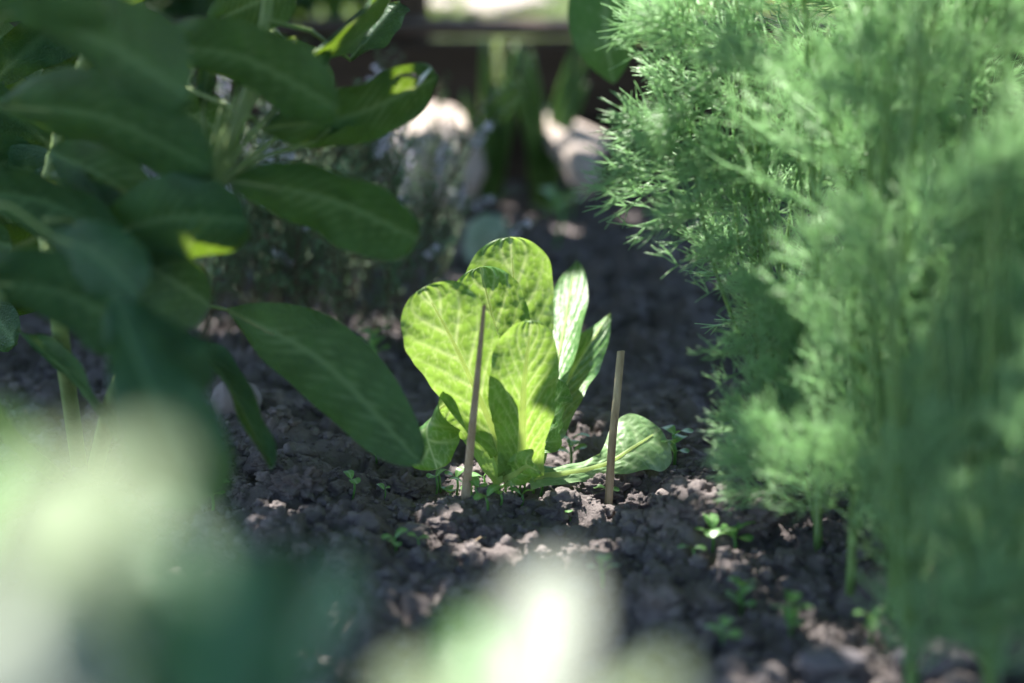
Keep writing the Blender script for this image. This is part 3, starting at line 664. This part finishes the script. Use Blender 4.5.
BX = ([-100, 0, 60, 120, 170, 230, 290, 340, 400, 450, 500, 560, 640], [610, 640, 640, 625, 604, 680, 728, 748, 745, 722, 748, 800, 850])
def inside(p):
    q = Vector(p) - Vector((0, 0, CAM_H)); d = q.dot(FWD)
    return 512 + FPX * q.x / d - np.interp(341.5 - FPX * q.dot(UP) / d, BX[0], BX[1])
def place_frond(root, base, tip, up=None, roll=0.0, vari=0, wide=1.0):
    """one feathery leaf from base to tip (world points)"""
    base = Vector(base); tip = Vector(tip); x = (tip - base); L = x.length; x.normalize()
    up = Vector(up) if up is not None else Vector((0, 0, 1))
    y = up.cross(x)
    if y.length < 1e-3: y = Vector((0, 1, 0))
    y.normalize(); z = x.cross(y)
    if roll:
        q = Matrix.Rotation(roll, 3, x); y = q @ y; z = q @ z
    o = bpy.data.objects.new('frond', FR[vari % len(FR)]); COL.objects.link(o); o.parent = root
    m4 = Matrix(((x.x * L, y.x * L * wide, z.x * L * wide, 0), (x.y * L, y.y * L * wide, z.y * L * wide, 0), (x.z * L, y.z * L * wide, z.z * L * wide, 0), (0, 0, 0, 1)))
    o.matrix_local = Matrix.Translation(base - world_loc(root)) @ m4
    return o
rd = random.Random(11)
DILL = [  # base px, top px, depth at the top, label
    ((775, 520), (735, -60), 1.50, 'leftmost dill plant, its fronds reaching out over the bare soil'),
    ((818, 548), (800, -80), 1.42, 'dill plant second from the left in the feathery clump'),
    ((850, 590), (872, -90), 1.30, 'dill plant in the middle of the clump with a thick stem'),
    ((905, 556), (930, -80), 1.44, 'dill plant standing behind the middle of the clump'),
    ((893, 612), (958, -110), 1.22, 'blurred dill plant at the front of the clump'),
    ((948, 600), (1010, -80), 1.28, 'front dill plant nearest the right edge of the picture'),
    ((985, 560), (1050, -60), 1.42, 'rear dill plant near the right edge of the picture'),
    ((870, 520), (850, -60), 1.56, 'dill plant at the back of the clump left of centre'),
    ((955, 515), (990, -60), 1.58, 'dill plant at the back of the clump near the right edge'),
    ((1040, 590), (1095, -60), 1.32, 'outermost dill plant at the right'),
    ((915, 735), (930, -120), 1.09, 'very blurred dill plant standing nearest the lens'),
    ((990, 745), (1015, -120), 1.06, 'very blurred dill plant nearest the lens at the right edge'),
]
plants = []
for i, (b, t, dt, lab) in enumerate(DILL):
    g = onground(*b, sink=0.003); root = empty('dill_plant', g)
    tag(root, lab, 'dill', 'dill plants growing in a clump')
    top = P(t[0], t[1], dt); midp = g.lerp(top, 0.5) + Vector((rd.uniform(-.015, .015), rd.uniform(-.015, .015), 0))
    sp = spline([tuple(g), tuple(midp), tuple(top)], 30)
    mb = MB(); mb.tube([tuple(q) for q in sp], 0.0028, 0.0013, 8); mb.build('stem', M['dillstem'], root)
    for k in range(7):                                          # side shoots
        q0 = Vector(sp[rd.randrange(1, 8)]); q1 = top + Vector((rd.uniform(-.05, .06), rd.uniform(-.05, .05), rd.uniform(-.16, -.02)))
        if inside(q1) < 20: q1.x += .05
        mb = MB(); mb.tube([tuple(v) for v in spline([tuple(q0), tuple(q0.lerp(q1, .5) + Vector((rd.uniform(-.012, .012), rd.uniform(-.01, .01), 0))), tuple(q1)], 14)], 0.0015, 0.0008, 6); mb.build('shoot', M['dillstem'], root)
    plants.append((root, sp))
    nfr = 10 if i < 10 else 7; az = rd.uniform(0, 6.28)
    for k in range(nfr):
        f = 0.10 + 0.88 * (k / (nfr - 1)); p = Vector(sp[min(30, int(f * 30))]); az += 2.4 + rd.uniform(-.3, .3)
        L = rd.uniform(0.085, 0.135) * (1.0 - 0.25 * abs(f - 0.55))
        e = rd.uniform(0.25, 0.95) if f > 0.2 else rd.uniform(0.5, 1.1)
        d = Vector((math.cos(az) * math.cos(e), math.sin(az) * math.cos(e) * 0.8, math.sin(e)))
        # keep the low soil in front clear
        tip = p + d * L * (0.8 if f < 0.25 else 1.1)
        tries = 0
        while inside(tip) < (12 if i < 10 else 130) and tries < 6:                  # the clump ends where the bare soil begins
            d = Vector((abs(d.x) * .5 + .2, d.y, d.z + .3)).normalized(); tip = p + d * L * (1.0 - 0.1 * tries); tries += 1
        place_frond(root, p, tip, None, rd.uniform(-.5, .5), rd.randrange(7), rd.uniform(0.85, 1.15))
for i, (root, sp) in enumerate(plants):
    for k in range(6):
        f = rd.uniform(0.03, 0.36); p = Vector(sp[min(30, int(f * 30))]); az = rd.uniform(0, 6.28); e = rd.uniform(0.45, 1.2); L = rd.uniform(.06, .10)
        d = Vector((math.cos(az) * math.cos(e), math.sin(az) * math.cos(e), math.sin(e))); tip = p + d * L
        if inside(tip) < (12 if i < 10 else 130): tip = p + Vector((0.2, d.y, 0.9)).normalized() * L
        place_frond(root, p, tip, None, rd.uniform(-.6, .6), rd.randrange(7), 0.9)
# fronds that reach to the left, and the low tuft by the soil
def reach(i, bpx, tpx, d0, d1, roll=0.3, wide=1.0): place_frond(plants[i][0], P(*bpx, d0), P(*tpx, d1), None, roll, rd.randrange(7), wide)
for bpx, tpx, roll in [((770, 205), (604, 170), .6), ((760, 160), (612, 118), .8), ((758, 120), (640, 72), .7), ((755, 60), (640, 10), .6), ((762, 40), (690, -30), .4),
                       ((765, 250), (660, 205), .7), ((772, 290), (700, 245), .6), ((775, 345), (730, 300), .8), ((770, 180), (640, 150), -.5), ((765, 100), (655, 105), .9),
                       ((760, 75), (668, 40), -.4), ((765, 225), (690, 150), .3), ((770, 300), (735, 335), .5), ((768, 262), (715, 190), 1.0)]:
    tpx = (tpx[0] + 26, tpx[1]); reach(0, bpx, tpx, 1.50, 1.44 + rd.uniform(-.03, .05), roll, 1.0)
for bpx, tpx in [((790, 490), (722, 420)), ((790, 500), (718, 452)), ((800, 505), (722, 492)), ((795, 480), (745, 395)), ((800, 470), (728, 405)), ((800, 495), (740, 440))]:
    tpx = (tpx[0] + 14, tpx[1]); reach(1, bpx, tpx, 1.44, 1.42, rd.uniform(0, 1.2), 1.0)

# ------------------------------------------------------------------ thyme
def thyme_stem_mesh(seed, L, flowers):
    r = random.Random(seed); mb = MB()
    pts = [Vector((0, 0, 0))]; d = Vector((r.uniform(-.25, .25), r.uniform(-.25, .25), 1)).normalized()
    n = 14
    for i in range(n):
        d = (d + Vector((r.uniform(-.13, .13), r.uniform(-.13, .13), r.uniform(-.02, .06)))).normalized(); pts.append(pts[-1] + d * (L / n))
    wd = MB(); wd.tube(pts, 0.0013, 0.0006, 5)
    V = []; F = []; twigs = []
    def leafset(p, t, sz):
        a0 = r.uniform(0, 3.14)
        for q in range(2 if r.random() < .6 else 4):
            an = a0 + q * math.pi * (1 if q < 2 else 0.5)
            o = Vector((math.cos(an), math.sin(an), r.uniform(0.1, 0.8))).normalized(); s = o.cross(t).normalized()
            k = len(V); l = sz * r.uniform(.7, 1.2); w_ = l * 0.22
            V.extend([tuple(p), tuple(p + o * l * .5 + s * w_), tuple(p + o * l), tuple(p + o * l * .5 - s * w_)]); F.append((k, k + 1, k + 2, k + 3))
    for i in range(2, n + 1):
        for q in range(2):
            f = q / 3; p = pts[i - 1].lerp(pts[i], f); leafset(p, (pts[i] - pts[i - 1]).normalized(), 0.0060)
        for _t in range(2 if i > 3 else 0):
            e = (pts[i] - pts[i - 1]).normalized() + Vector((r.uniform(-.9, .9), r.uniform(-.9, .9), 0.3)); e.normalize(); l = r.uniform(.015, .045)
            wd.tube([pts[i], pts[i] + e * l], 0.0006, 0.0004, 4)
            for q in range(6): leafset(pts[i] + e * l * (q + 1) / 6, e, 0.0052)
            twigs.append(pts[i] + e * l)
    lf = MB(); lf.add(V, F)
    fl = None
    if flowers:
        fl = MB(); FV = []; FF = []
        for c in [pts[-1], pts[-1].lerp(pts[-2], .5), pts[-2], pts[-2].lerp(pts[-3], .6)]:
            for q in range(12):
                o = Vector((r.uniform(-1, 1), r.uniform(-1, 1), r.uniform(-.6, 1))).normalized(); p = c + o * r.uniform(.002, .0065)
                for s_ in range(3):
                    a_ = Vector((r.uniform(-1, 1), r.uniform(-1, 1), r.uniform(-1, 1))).normalized(); b_ = a_.cross(o).normalized(); k = len(FV)
                    l = r.uniform(.0022, .0036)
                    FV.extend([tuple(p), tuple(p + a_ * l * .6 + b_ * l * .5), tuple(p + a_ * l), tuple(p + a_ * l * .6 - b_ * l * .5)]); FF.append((k, k + 1, k + 2, k + 3))
        fl.add(FV, FF)
    return (wd.mesh('stem', M['thymewood']), lf.mesh('foliage', M['thyme']), fl.mesh('flower_head', M['petal']) if fl else None)
TB = onground(330, 330)
ty = empty('thyme_bush', TB); tag(ty, 'bushy shaded thyme with small lilac white flowers behind the sage leaves', 'herb bush')
TV = [thyme_stem_mesh(s, 0.20 + 0.02 * (s % 3), s % 2 == 0) for s in range(8)]
rt = random.Random(21)
for k in range(98):
    px = rt.uniform(195, 425); dep = rt.uniform(-0.17, 0.10)
    x = TB.x + (px - 330) * 1.95 / FPX; y = TB.y + dep + 0.05
    L = rt.uniform(.62, .98) * (1.0 if px < 350 else 0.92)
    sw, lf, fl = TV[rt.randrange(8)]
    so_ = bpy.data.objects.new('stem', sw); COL.objects.link(so_); so_.parent = ty
    so_.location = Vector((x, y, gz(x, y) - .004)) - TB; so_.rotation_euler = (rt.uniform(-.45, .4), (px - 330) / 330 * 0.35 + rt.uniform(-.42, .42), rt.uniform(0, 6.28)); so_.scale = (L, L, L)
    so_.rotation_mode = 'ZYX' if False else 'XYZ'
    for m_, nm in ((lf, 'foliage'), (fl, 'flower_head')):
        if m_ is None: continue
        c = bpy.data.objects.new(nm, m_); COL.objects.link(c); c.parent = so_

# ------------------------------------------------------------------ onion leaves at the back
def onion(px, py, label, seed, n=5, h=0.165):
    r = random.Random(seed); g = onground(px, py); o = empty('onion_plant', g); tag(o, label, 'onion plant', 'onion plants at the back of the bed')
    for k in range(n):
        an = r.uniform(0, 6.28); le = r.uniform(.01, .05); hh = h * r.uniform(.75, 1.1)
        tip = g + Vector((math.cos(an) * le, math.sin(an) * le, hh)); mid = g.lerp(tip, .5) + Vector((math.cos(an), math.sin(an), 0)) * -0.005
        mb = MB(); sp = spline([tuple(g + Vector((math.cos(an), math.sin(an), 0)) * .006), tuple(mid), tuple(tip)], 14)
        mb.tube([tuple(q) for q in sp], [0.0045 + 0.004 * math.sin(i / 14 * 2.6) - 0.0045 * (i / 14) ** 3 for i in range(15)], sides=8)
        mb.build('blade', M['onion'], o)
onion(488, 212, 'onion plant with upright green blades right of the boulder', 1, 6)
onion(541, 206, 'onion plant with upright green blades in front of the broken slab', 2, 6)

# ------------------------------------------------------------------ seedlings and weeds
def cot_mesh(seed, l=0.0068, w_=0.0026):
    mb = MB(); leaf_sheet(mb, [(0, 0, 0), (l * .5, 0, 0.0012), (l, 0, 0.0002)], w_, (0, 1, 0), nu=6, nv=10, a=0.9, b=0.5, cup=0.15, nveins=4, seed=seed)
    return mb.mesh('leaf', M['seedling'])
def sd_stem(h):
    mb = MB(); mb.tube([(0, 0, -0.003), (0.0006, 0.0004, h * .45), (0, 0, h * .85)], 0.0006, 0.0005, 6); return mb.mesh('stem', M['seedling'])
COT = [cot_mesh(s) for s in range(3)]; SST = {h: sd_stem(h) for h in (0.006, 0.010, 0.014)}
def seedling(px, py, label, group, scale=1.0, h=0.010, nl=2, az=None, rs=random.Random(31), name='seedling', spread=0.3, cat='seedling'):
    g = onground(px, py); o = empty(name, g); tag(o, label, cat, group)
    az = rs.uniform(0, 6.28) if az is None else az
    st = bpy.data.objects.new('stem', SST[h]); COL.objects.link(st); st.parent = o; st.scale = (scale,) * 3
    st.rotation_euler = (rs.uniform(-.15, .15), rs.uniform(-.15, .15), 0)
    for k in range(nl):
        lf = bpy.data.objects.new('leaf', COT[rs.randrange(3)]); COL.objects.link(lf); lf.parent = o
        lvl = .85 * h * scale * (1.0 - 0.28 * (k // 2))
        lf.location = (0, 0, lvl); lf.scale = (scale * rs.uniform(.85, 1.15),) * 3
        lf.rotation_euler = (rs.uniform(-.2, .2), -rs.uniform(-0.1, spread + 0.25), az + math.pi * (k % 2) + 1.57 * (k // 2) + rs.uniform(-.35, .35))
    return o
SG = 'weed seedlings around the lettuce'
for px, py, h, az in [(440, 493, .014, 0), (436, 495, .010, 1), (456, 496, .010, .5), (463, 501, .006, 0), (470, 499, .006, 1.2), (483, 496, .014, .2), (477, 503, .006, 2), (497, 499, .006, 0.3),
                      (505, 492, .014, 2.8), (512, 496, .010, .4), (519, 497, .014, 0.1), (524, 493, .010, 1), (533, 493, .014, 0.1), (521, 506, .006, 0), (487, 508, .006, .6), (450, 500, .006, 2), (540, 497, .010, 1.0), (500, 507, .006, 2.2)]:
    seedling(px, py, 'tiny two leaved seedling in the cluster at the foot of the lettuce', SG, 1.45, h, 2, az)
for px, py, lab, s, h, nl in [(352, 498, 'small seedling on the soil below the drooping sage leaf', 1.2, .014, 2), (376, 463, 'low seedling on the clods by the tip of the drooping sage leaf', 1.0, .010, 4),
        (384, 500, 'seedling in the hollow left of the seedling cluster', .8, .010, 2), (571, 468, 'upright many leaved seedling between lettuce and short stake', 1.7, .014, 6),
        (590, 478, 'little seedling in front of the pale lying leaf', 1.1, .010, 4), (652, 466, 'seedling right of the tip of the pale lying leaf', 1.1, .010, 4),
        (674, 462, 'bushy seedling on the soil to the right of the pale lying leaf', 1.9, .014, 6), (607, 506, 'pale green seedling by itself below the short stake', 1.3, .010, 2), (570, 512, 'tiny seedling on the clods between the two stakes', 1.0, .010, 2),
        (375, 372, 'bright green weed between lettuce and thyme', 2.4, .014, 6), (212, 520, 'green seedling at the lower left by the blurred leaves', 1.7, .014, 4), (205, 480, 'thin seedling at the left edge of the open soil', 1.3, .014, 2),
        (395, 556, 'seedling on the dark soil below the clods at the left', 1.3, .010, 4), (418, 552, 'second seedling on the dark soil below the clods', 1.2, .010, 2),
        (712, 553, 'sunlit yellow green weed below the big sunlit clod', 1.7, .010, 4), (735, 545, 'weed beside the foot of the dill', 1.9, .010, 4), (692, 566, 'small pale weed on the dark soil left of the dill', 1.2, .010, 2),
        (602, 596, 'blurred green weed behind the pale leaves', 1.6, .014, 4), (740, 620, 'blurred green weed in the foreground left of the dill', 1.6, .014, 6), (790, 640, 'blurred upright weed in the foreground by the dill', 1.7, .014, 6), (722, 650, 'blurred low weed in the foreground soil', 1.5, .010, 4),
        (905, 645, 'blurred green weed under the dill at the right', 2.2, .014, 6), (870, 652, 'blurred weed left of the stones at the lower right', 1.6, .014, 4),
        (556, 246, 'broad leaved green weed behind the lettuce', 3.6, .014, 4), (570, 222, 'pointed green weed at the back of the bed', 2.8, .014, 4), (690, 215, 'low weed at the back under the dill', 3.2, .010, 6), (712, 250, 'low dark weed behind the dill fronds', 3.2, .010, 6), (672, 238, 'weed on the bare soil at the back right', 2.6, .010, 6)]:
    seedling(px, py, lab, 'single weeds on the bare soil', s, h, nl, cat='weed')
# dry stalk arching at the lower right
mb = MB(); mb.tube([tuple(q) for q in spline([tuple(onground(905, 690)), tuple(P(942, 628, 1.18)), tuple(P(985, 582, 1.17)), tuple(P(1045, 540, 1.16))], 20)], 0.0004, 0.0003, 6)
tag(mb.build('dry_stalk', M['straw'], None), 'thin dry stalk arching up at the lower right corner', 'stalk')
# straws lying on the soil
for k, (a_, b_) in enumerate([((548, 488), (562, 508)), ((470, 548), (492, 544)), ((600, 502), (618, 492))]):
    p, q = onground(*a_), onground(*b_); p.z += .002; q.z += .003
    mb = MB(); mb.tube([p, p.lerp(q, .5) + Vector((0, 0, .003)), q], 0.0005, 0.0003, 5)
    tag(mb.build('straw', M['straw'], None), ['dry straw leaning at the right of the seedling cluster', 'short straw on the dark soil below the clods', 'short straw beside the pale green seedling'][k], 'straw')

# dark evergreen hedge behind the left of the bed
hd = empty('hedge', (-0.75, 2.95, 0)); tag(hd, 'dark evergreen hedge in deep shade behind the sage at the back left', 'hedge')
def hedge():
    mb = MB(); rh = random.Random(9); V = []; F = []
    for k in range(4200):
        x = rh.uniform(-1.1, -.16); y = rh.uniform(2.72, 3.2); z = rh.uniform(.03, .62)
        n = Vector((rh.uniform(-1, 1), rh.uniform(-1.2, .3), rh.uniform(-.2, 1))).normalized(); a = n.cross(Vector((rh.uniform(-1, 1), rh.uniform(-1, 1), rh.uniform(-1, 1)))).normalized(); b = n.cross(a)
        L = rh.uniform(.04, .07); c = Vector((x, y, z)); k0 = len(V)
        for (u, q) in [(-.5, 0), (-.2, .22), (.15, .24), (.5, 0), (.15, -.24), (-.2, -.22)]: V.append(tuple(c + a * (u * L) + b * (q * L) - n * (abs(q) * L * .2)))
        F += [(k0, k0 + 1, k0 + 2, k0 + 3), (k0, k0 + 3, k0 + 4, k0 + 5)]
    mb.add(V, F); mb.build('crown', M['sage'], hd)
    for i in range(7):
        x = -1.4 + i * .2; mb = MB(); mb.tube([(x, 2.95, -.02), (x + .03, 2.97, .25), (x - .02, 2.93, .55)], .012, .005, 7); mb.build('stem', M['bark'], hd)
hedge()

# ------------------------------------------------------------------ lawn grass
def grass():
    n = 7000; x = rng.uniform(-1.2, 1.2, n); y = rng.uniform(2.72, 4.3, n)
    h = rng.uniform(.012, .034, n); an = rng.uniform(0, 6.28, n); le = rng.uniform(.2, .8, n) * h
    z = np.full(n, LZ); dx, dy = np.cos(an), np.sin(an); w_ = .0016
    V = np.zeros((n, 5, 3))
    for k, (f, ws) in enumerate([(0, -1), (0, 1), (.55, -.8), (.55, .8), (1, 0)]):
        V[:, k, 0] = x + dx * le * f * f - dy * w_ * ws; V[:, k, 1] = y + dy * le * f * f + dx * w_ * ws; V[:, k, 2] = z + h * f - .005 * (f == 0)
    F = []
    for i in range(n): k = 5 * i; F += [(k, k + 1, k + 3, k + 2), (k + 2, k + 3, k + 4)]
    mb = MB(); mb.add(V.reshape(-1, 3), F)
    tag(mb.build('grass', M['grass'], None), 'short sunlit grass beyond the timber edging', 'grass', None, 'stuff')
grass()

# ------------------------------------------------------------------ shrub over the bed: unseen crown added and carved to throw the shade
LIT = list(SLIT) + [(P(*q[:3]), q[3]) for q in [(529, 332, 1.467, .03), (523, 368, 1.478, .028), (530, 350, 1.47, .03), (515, 420, 1.51, .018)]]   # (point, radius) the sun reaches through gaps carved in the added crown
def lit(px, py, d, r): LIT.append((P(px, py, d), r))
def litg(px, py, r): LIT.append((onground(px, py), r))
for q in [(430, 305, 1.475, .045), (470, 320, 1.50, .045), (460, 380, 1.52, .04), (450, 330, 1.53, .05), (512, 280, 1.63, .06), (485, 310, 1.61, .04), (515, 350, 1.63, .04), (530, 370, 1.52, .034), (575, 320, 1.68, .034), (598, 345, 1.66, .02), (480, 420, 1.53, .04), (430, 445, 1.49, .03), (450, 415, 1.53, .03), (640, 445, 1.57, .03), (484, 310, 1.5, .02), (560, 380, 1.62, .02), (640, 435, 1.57, .034)]: lit(*q)
for q in [(748, 522, .030), (705, 518, .014), (640, 508, .008), (452, 510, .014), (290, 540, .012), (500, 512, .008), (262, 520, .008), (780, 690, .02), (480, 660, .01)]: litg(*q)
for q in [(650, 40, 1.46, .04), (635, 160, 1.45, .036), (660, 195, 1.45, .03), (655, 95, 1.45, .036), (690, 120, 1.46, .045), (700, 215, 1.46, .035), (760, 20, 1.45, .06), (780, 150, 1.45, .05), (850, 20, 1.38, .14), (950, -20, 1.3, .14), (860, 170, 1.36, .08), (740, 430, 1.43, .024), (730, 470, 1.43, .012), (930, 40, 1.3, .11), (960, 130, 1.28, .09),
          (1010, 60, 1.3, .08), (760, 270, 1.45, .028), (830, 250, 1.4, .02), (930, 220, 1.25, .05), (1000, 230, 1.3, .05), (720, 330, 1.46, .02), (980, 340, 1.4, .02), (880, 430, 1.3, .016), (905, 500, 1.35, .012), (800, 390, 1.4, .016), (840, 470, 1.35, .012), (1000, 420, 1.35, .02), (860, 330, 1.4, .02)]: lit(*q)
for q in [(450, 130, 2.44, .06), (470, 175, 2.42, .04), (432, 108, 2.44, .03), (570, 140, 2.43, .045), (540, 110, 2.43, .025), (592, 168, 2.41, .03), (596, 170, 2.43, .02), (503, 38, 2.63, .022), (547, 38, 2.63, .022), (480, 120, 2.36, .014), (545, 90, 2.38, .01), (648, 50, 2.62, .04), (482, 222, 2.2, .018)]: lit(*q)
for q in [(400, 145, 2.0, .014), (300, 130, 2.0, .012), (190, 120, 2.0, .03)]: lit(*q)
for gx_ in range(640, 1090, 50):
    for gy_ in range(-60, 235, 50):
        for d_ in (1.26, 1.38, 1.48):
            if gx_ >= {1.26: 850, 1.38: 770, 1.48: np.interp(gy_, *BX) + 15}[d_]: lit(gx_, gy_, d_, .036)
for q in [(30, 640, .39, .08), (40, 560, .42, .05), (120, 450, .41, .05), (545, 620, .49, .05), (40, 600, .46, .06), (120, 430, .53, .035), (0, 470, .5, .04), (550, 620, .52, .045), (420, 660, .53, .04), (630, 670, .53, .03), (475, 660, .55, .03)]: lit(*q)
for q in [(395, 150, 2.02, .03), (375, 195, 2.0, .02), (460, 240, 2.0, .02), (270, 215, 2.0, .022), (200, 130, 2.0, .04), (440, 265, 2.0, .014), (310, 140, 2.05, .03), (240, 150, 1.33, .012), (450, 190, 2.05, .03), (470, 225, 2.35, .02)]: lit(*q)
for x_ in (890, 950, 1010):
    for y_ in (-30, 50, 130): lit(x_, y_, 1.08, .045)
DARK = []  # points kept out of the sun by extra crown leaves
for q in [(330, 390, 1.42, .05), (290, 350, 1.43, .04), (395, 440, 1.40, .02), (340, 215, 1.32, .05), (395, 225, 1.31, .025), (250, 90, 1.22, .07), (250, 640, .6, .05), (320, 640, .6, .04), (190, 640, .62, .03), (120, 150, 1.1, .1), (80, 280, 1.1, .08),
          (800, 440, 1.36, .05), (830, 430, 1.36, .05), (790, 380, 1.42, .04), (815, 430, 1.42, .05), (830, 450, 1.3, .05), (850, 400, 1.3, .05), (820, 470, 1.42, .04), (900, 450, 1.10, .06), (960, 560, 1.10, .06), (850, 500, 1.25, .05), (800, 420, 1.42, .04), (1000, 350, 1.10, .06), (920, 360, 1.2, .05), (1000, 480, 1.1, .06), (900, 600, 1.15, .06), (860, 400, 1.3, .04),
          (600, 228, 2.33, .03), (530, 218, 2.35, .02)]: DARK.append((P(q[0], q[1], q[2]), q[3]))
for q in [(470, 548, .02), (510, 552, .02), (540, 540, .02), (490, 525, .015), (560, 505, .02), (590, 530, .03), (640, 550, .04), (690, 575, .03), (650, 600, .04), (740, 610, .04), (800, 630, .04), (860, 640, .04), (920, 650, .05), (990, 660, .05), (400, 560, .05), (480, 570, .03), (540, 580, .03), (700, 640, .05), (850, 560, .04), (960, 590, .05)]: DARK.append((onground(q[0], q[1]), q[2]))
ov = empty('shade_shrub', (1.35, 3.1, 0)); tag(ov, 'leafy shrub over the bed, unseen crown added to shade it, one pointed leaf dipping into view at the top', 'shrub')
mb = MB(); mb.tube([tuple(q) for q in spline([(1.35, 3.1, -.05), (1.33, 3.05, .4), (1.2, 2.85, .75), (0.95, 2.6, .9)], 20)], 0.05, 0.025, 10); mb.build('trunk', M['bark'], ov)
limbs = [[(0.95, 2.6, .9), (.4, 2.3, .86), (-.2, 1.9, .84), (-.7, 1.6, .86)], [(0.95, 2.6, .9), (.7, 2.0, .84), (.4, 1.5, .82), (.2, 1.0, .80)], [(0.95, 2.6, .9), (.3, 2.85, .9), (-.3, 2.8, .92), (-.9, 2.6, .95)], [(.4, 2.3, .86), (0, 2.4, .84), (-.5, 2.2, .9)], [(.4, 1.5, .82), (.1, 1.35, .8), (-.35, 1.2, .8)]]
limbs += [[(1.33, 3.05, .4), (1.0, 2.2, .55), (.75, 1.3, .6), (.65, .5, .55)], [(1.0, 2.2, .55), (.85, 1.4, .3), (.75, .8, .2)]]  # unseen limbs added to carry the sky-blocking leaves on the right
for L_ in limbs:
    mb = MB(); mb.tube([tuple(q) for q in spline(L_, 16)], 0.013, 0.004, 7); mb.build('limb', M['bark'], ov)
def crown():
    mb = MB(); Sx, Sy, Sz = SUN; rc = random.Random(3)
    lp = np.array([tuple(p) for p, r in LIT]); lr = np.array([r for p, r in LIT]); S = np.array(SUN)
    V = []; F = []; cnt = 0
    def put(x, y, z, margin, flat=0.5):
        c = np.array([x, y, z]); d = lp - c; along = d @ S; perp = np.linalg.norm(d - along[:, None] * S, axis=1)
        if np.any(perp < lr + margin): return 0
        L = rc.uniform(.062, .085); wd = L * .34
        n = (Vector(SUN) * .7 + Vector((rc.uniform(-flat, flat), rc.uniform(-flat, flat), .6))).normalized()
        a = n.cross(Vector((rc.uniform(-1, 1), rc.uniform(-1, 1), rc.uniform(-.3, .1)))).normalized(); b = n.cross(a)
        k = len(V); cv = Vector((x, y, z))
        for (u, q, dz) in [(-.5, 0, -.002), (-.22, .8, .002), (.12, .95, 0), (.5, 0, -.008), (.12, -.95, 0), (-.22, -.8, .002), (0, 0, -.004)]:
            V.append(tuple(cv + a * (u * L) + b * (q * wd) + n * dz))
        for q in range(6): F.append((k + q, k + (q + 1) % 6, k + 6))
        return 1
    st = 0.043
    for layer in range(3):
        for iy in range(int(2.65 / (st * .87))):
            for ix in range(int(2.1 / st)):
                x = -1.15 + ix * st + (iy % 2) * st / 2 + rc.uniform(-.4, .4) * st + layer * 0.017; y = 0.55 + iy * st * .87 + rc.uniform(-.4, .4) * st + layer * .013
                cnt += put(x, y, 0.76 + 0.10 * layer + 0.10 * noise.noise(Vector((x * 2.5, y * 2.5, layer))) + rc.uniform(-.03, .03), .016)
    for k in range(2600):                                      # unseen leaf mass added right of the bed to block sky light
        z = rc.uniform(.03, .95); x = rc.uniform(.47, .95); y = rc.uniform(.15, 1.5)
        if x < .40 + .12 * y: continue
        cnt += put(x, y, z, .0, .9)
    for p, r in DARK:                                          # leaves added along sun rays to shade chosen spots
        for k in range(max(5, int((r / .02) ** 2 * 4))):
            h = rc.uniform(.70, .80); q = p + Vector(SUN) * ((h - p.z) / Sz); an = rc.uniform(0, 6.28); rr = r * math.sqrt(rc.random())
            cnt += put(q.x + rr * math.cos(an), q.y + rr * math.sin(an), h, .004, .3)
    mb.add(V, F); mb.build('crown', M['canopy'], ov)
    print('canopy leaves', cnt)
crown()
# the hanging twig with the leaf that is seen
mb = MB(); mb.tube([tuple(q) for q in spline([(.3, 1.9, .82), tuple(P(640, -330, 1.9)), tuple(P(622, -60, 1.86))], 14)], 0.003, 0.0012, 6); mb.build('twig', M['bark'], ov)
mb = MB(); leaf_sheet(mb, [P(618, -80, 1.86), P(608, -20, 1.84), P(606, 35, 1.83), P(614, 84, 1.84)], 38 * 1.84 / FPX, (0.9, -0.25, 0.15), nu=14, nv=30, a=0.9, b=0.9, cup=0.15, nveins=8, slope=.9, pucker=.001)
mb.build('leaf', M['canopy'], ov)
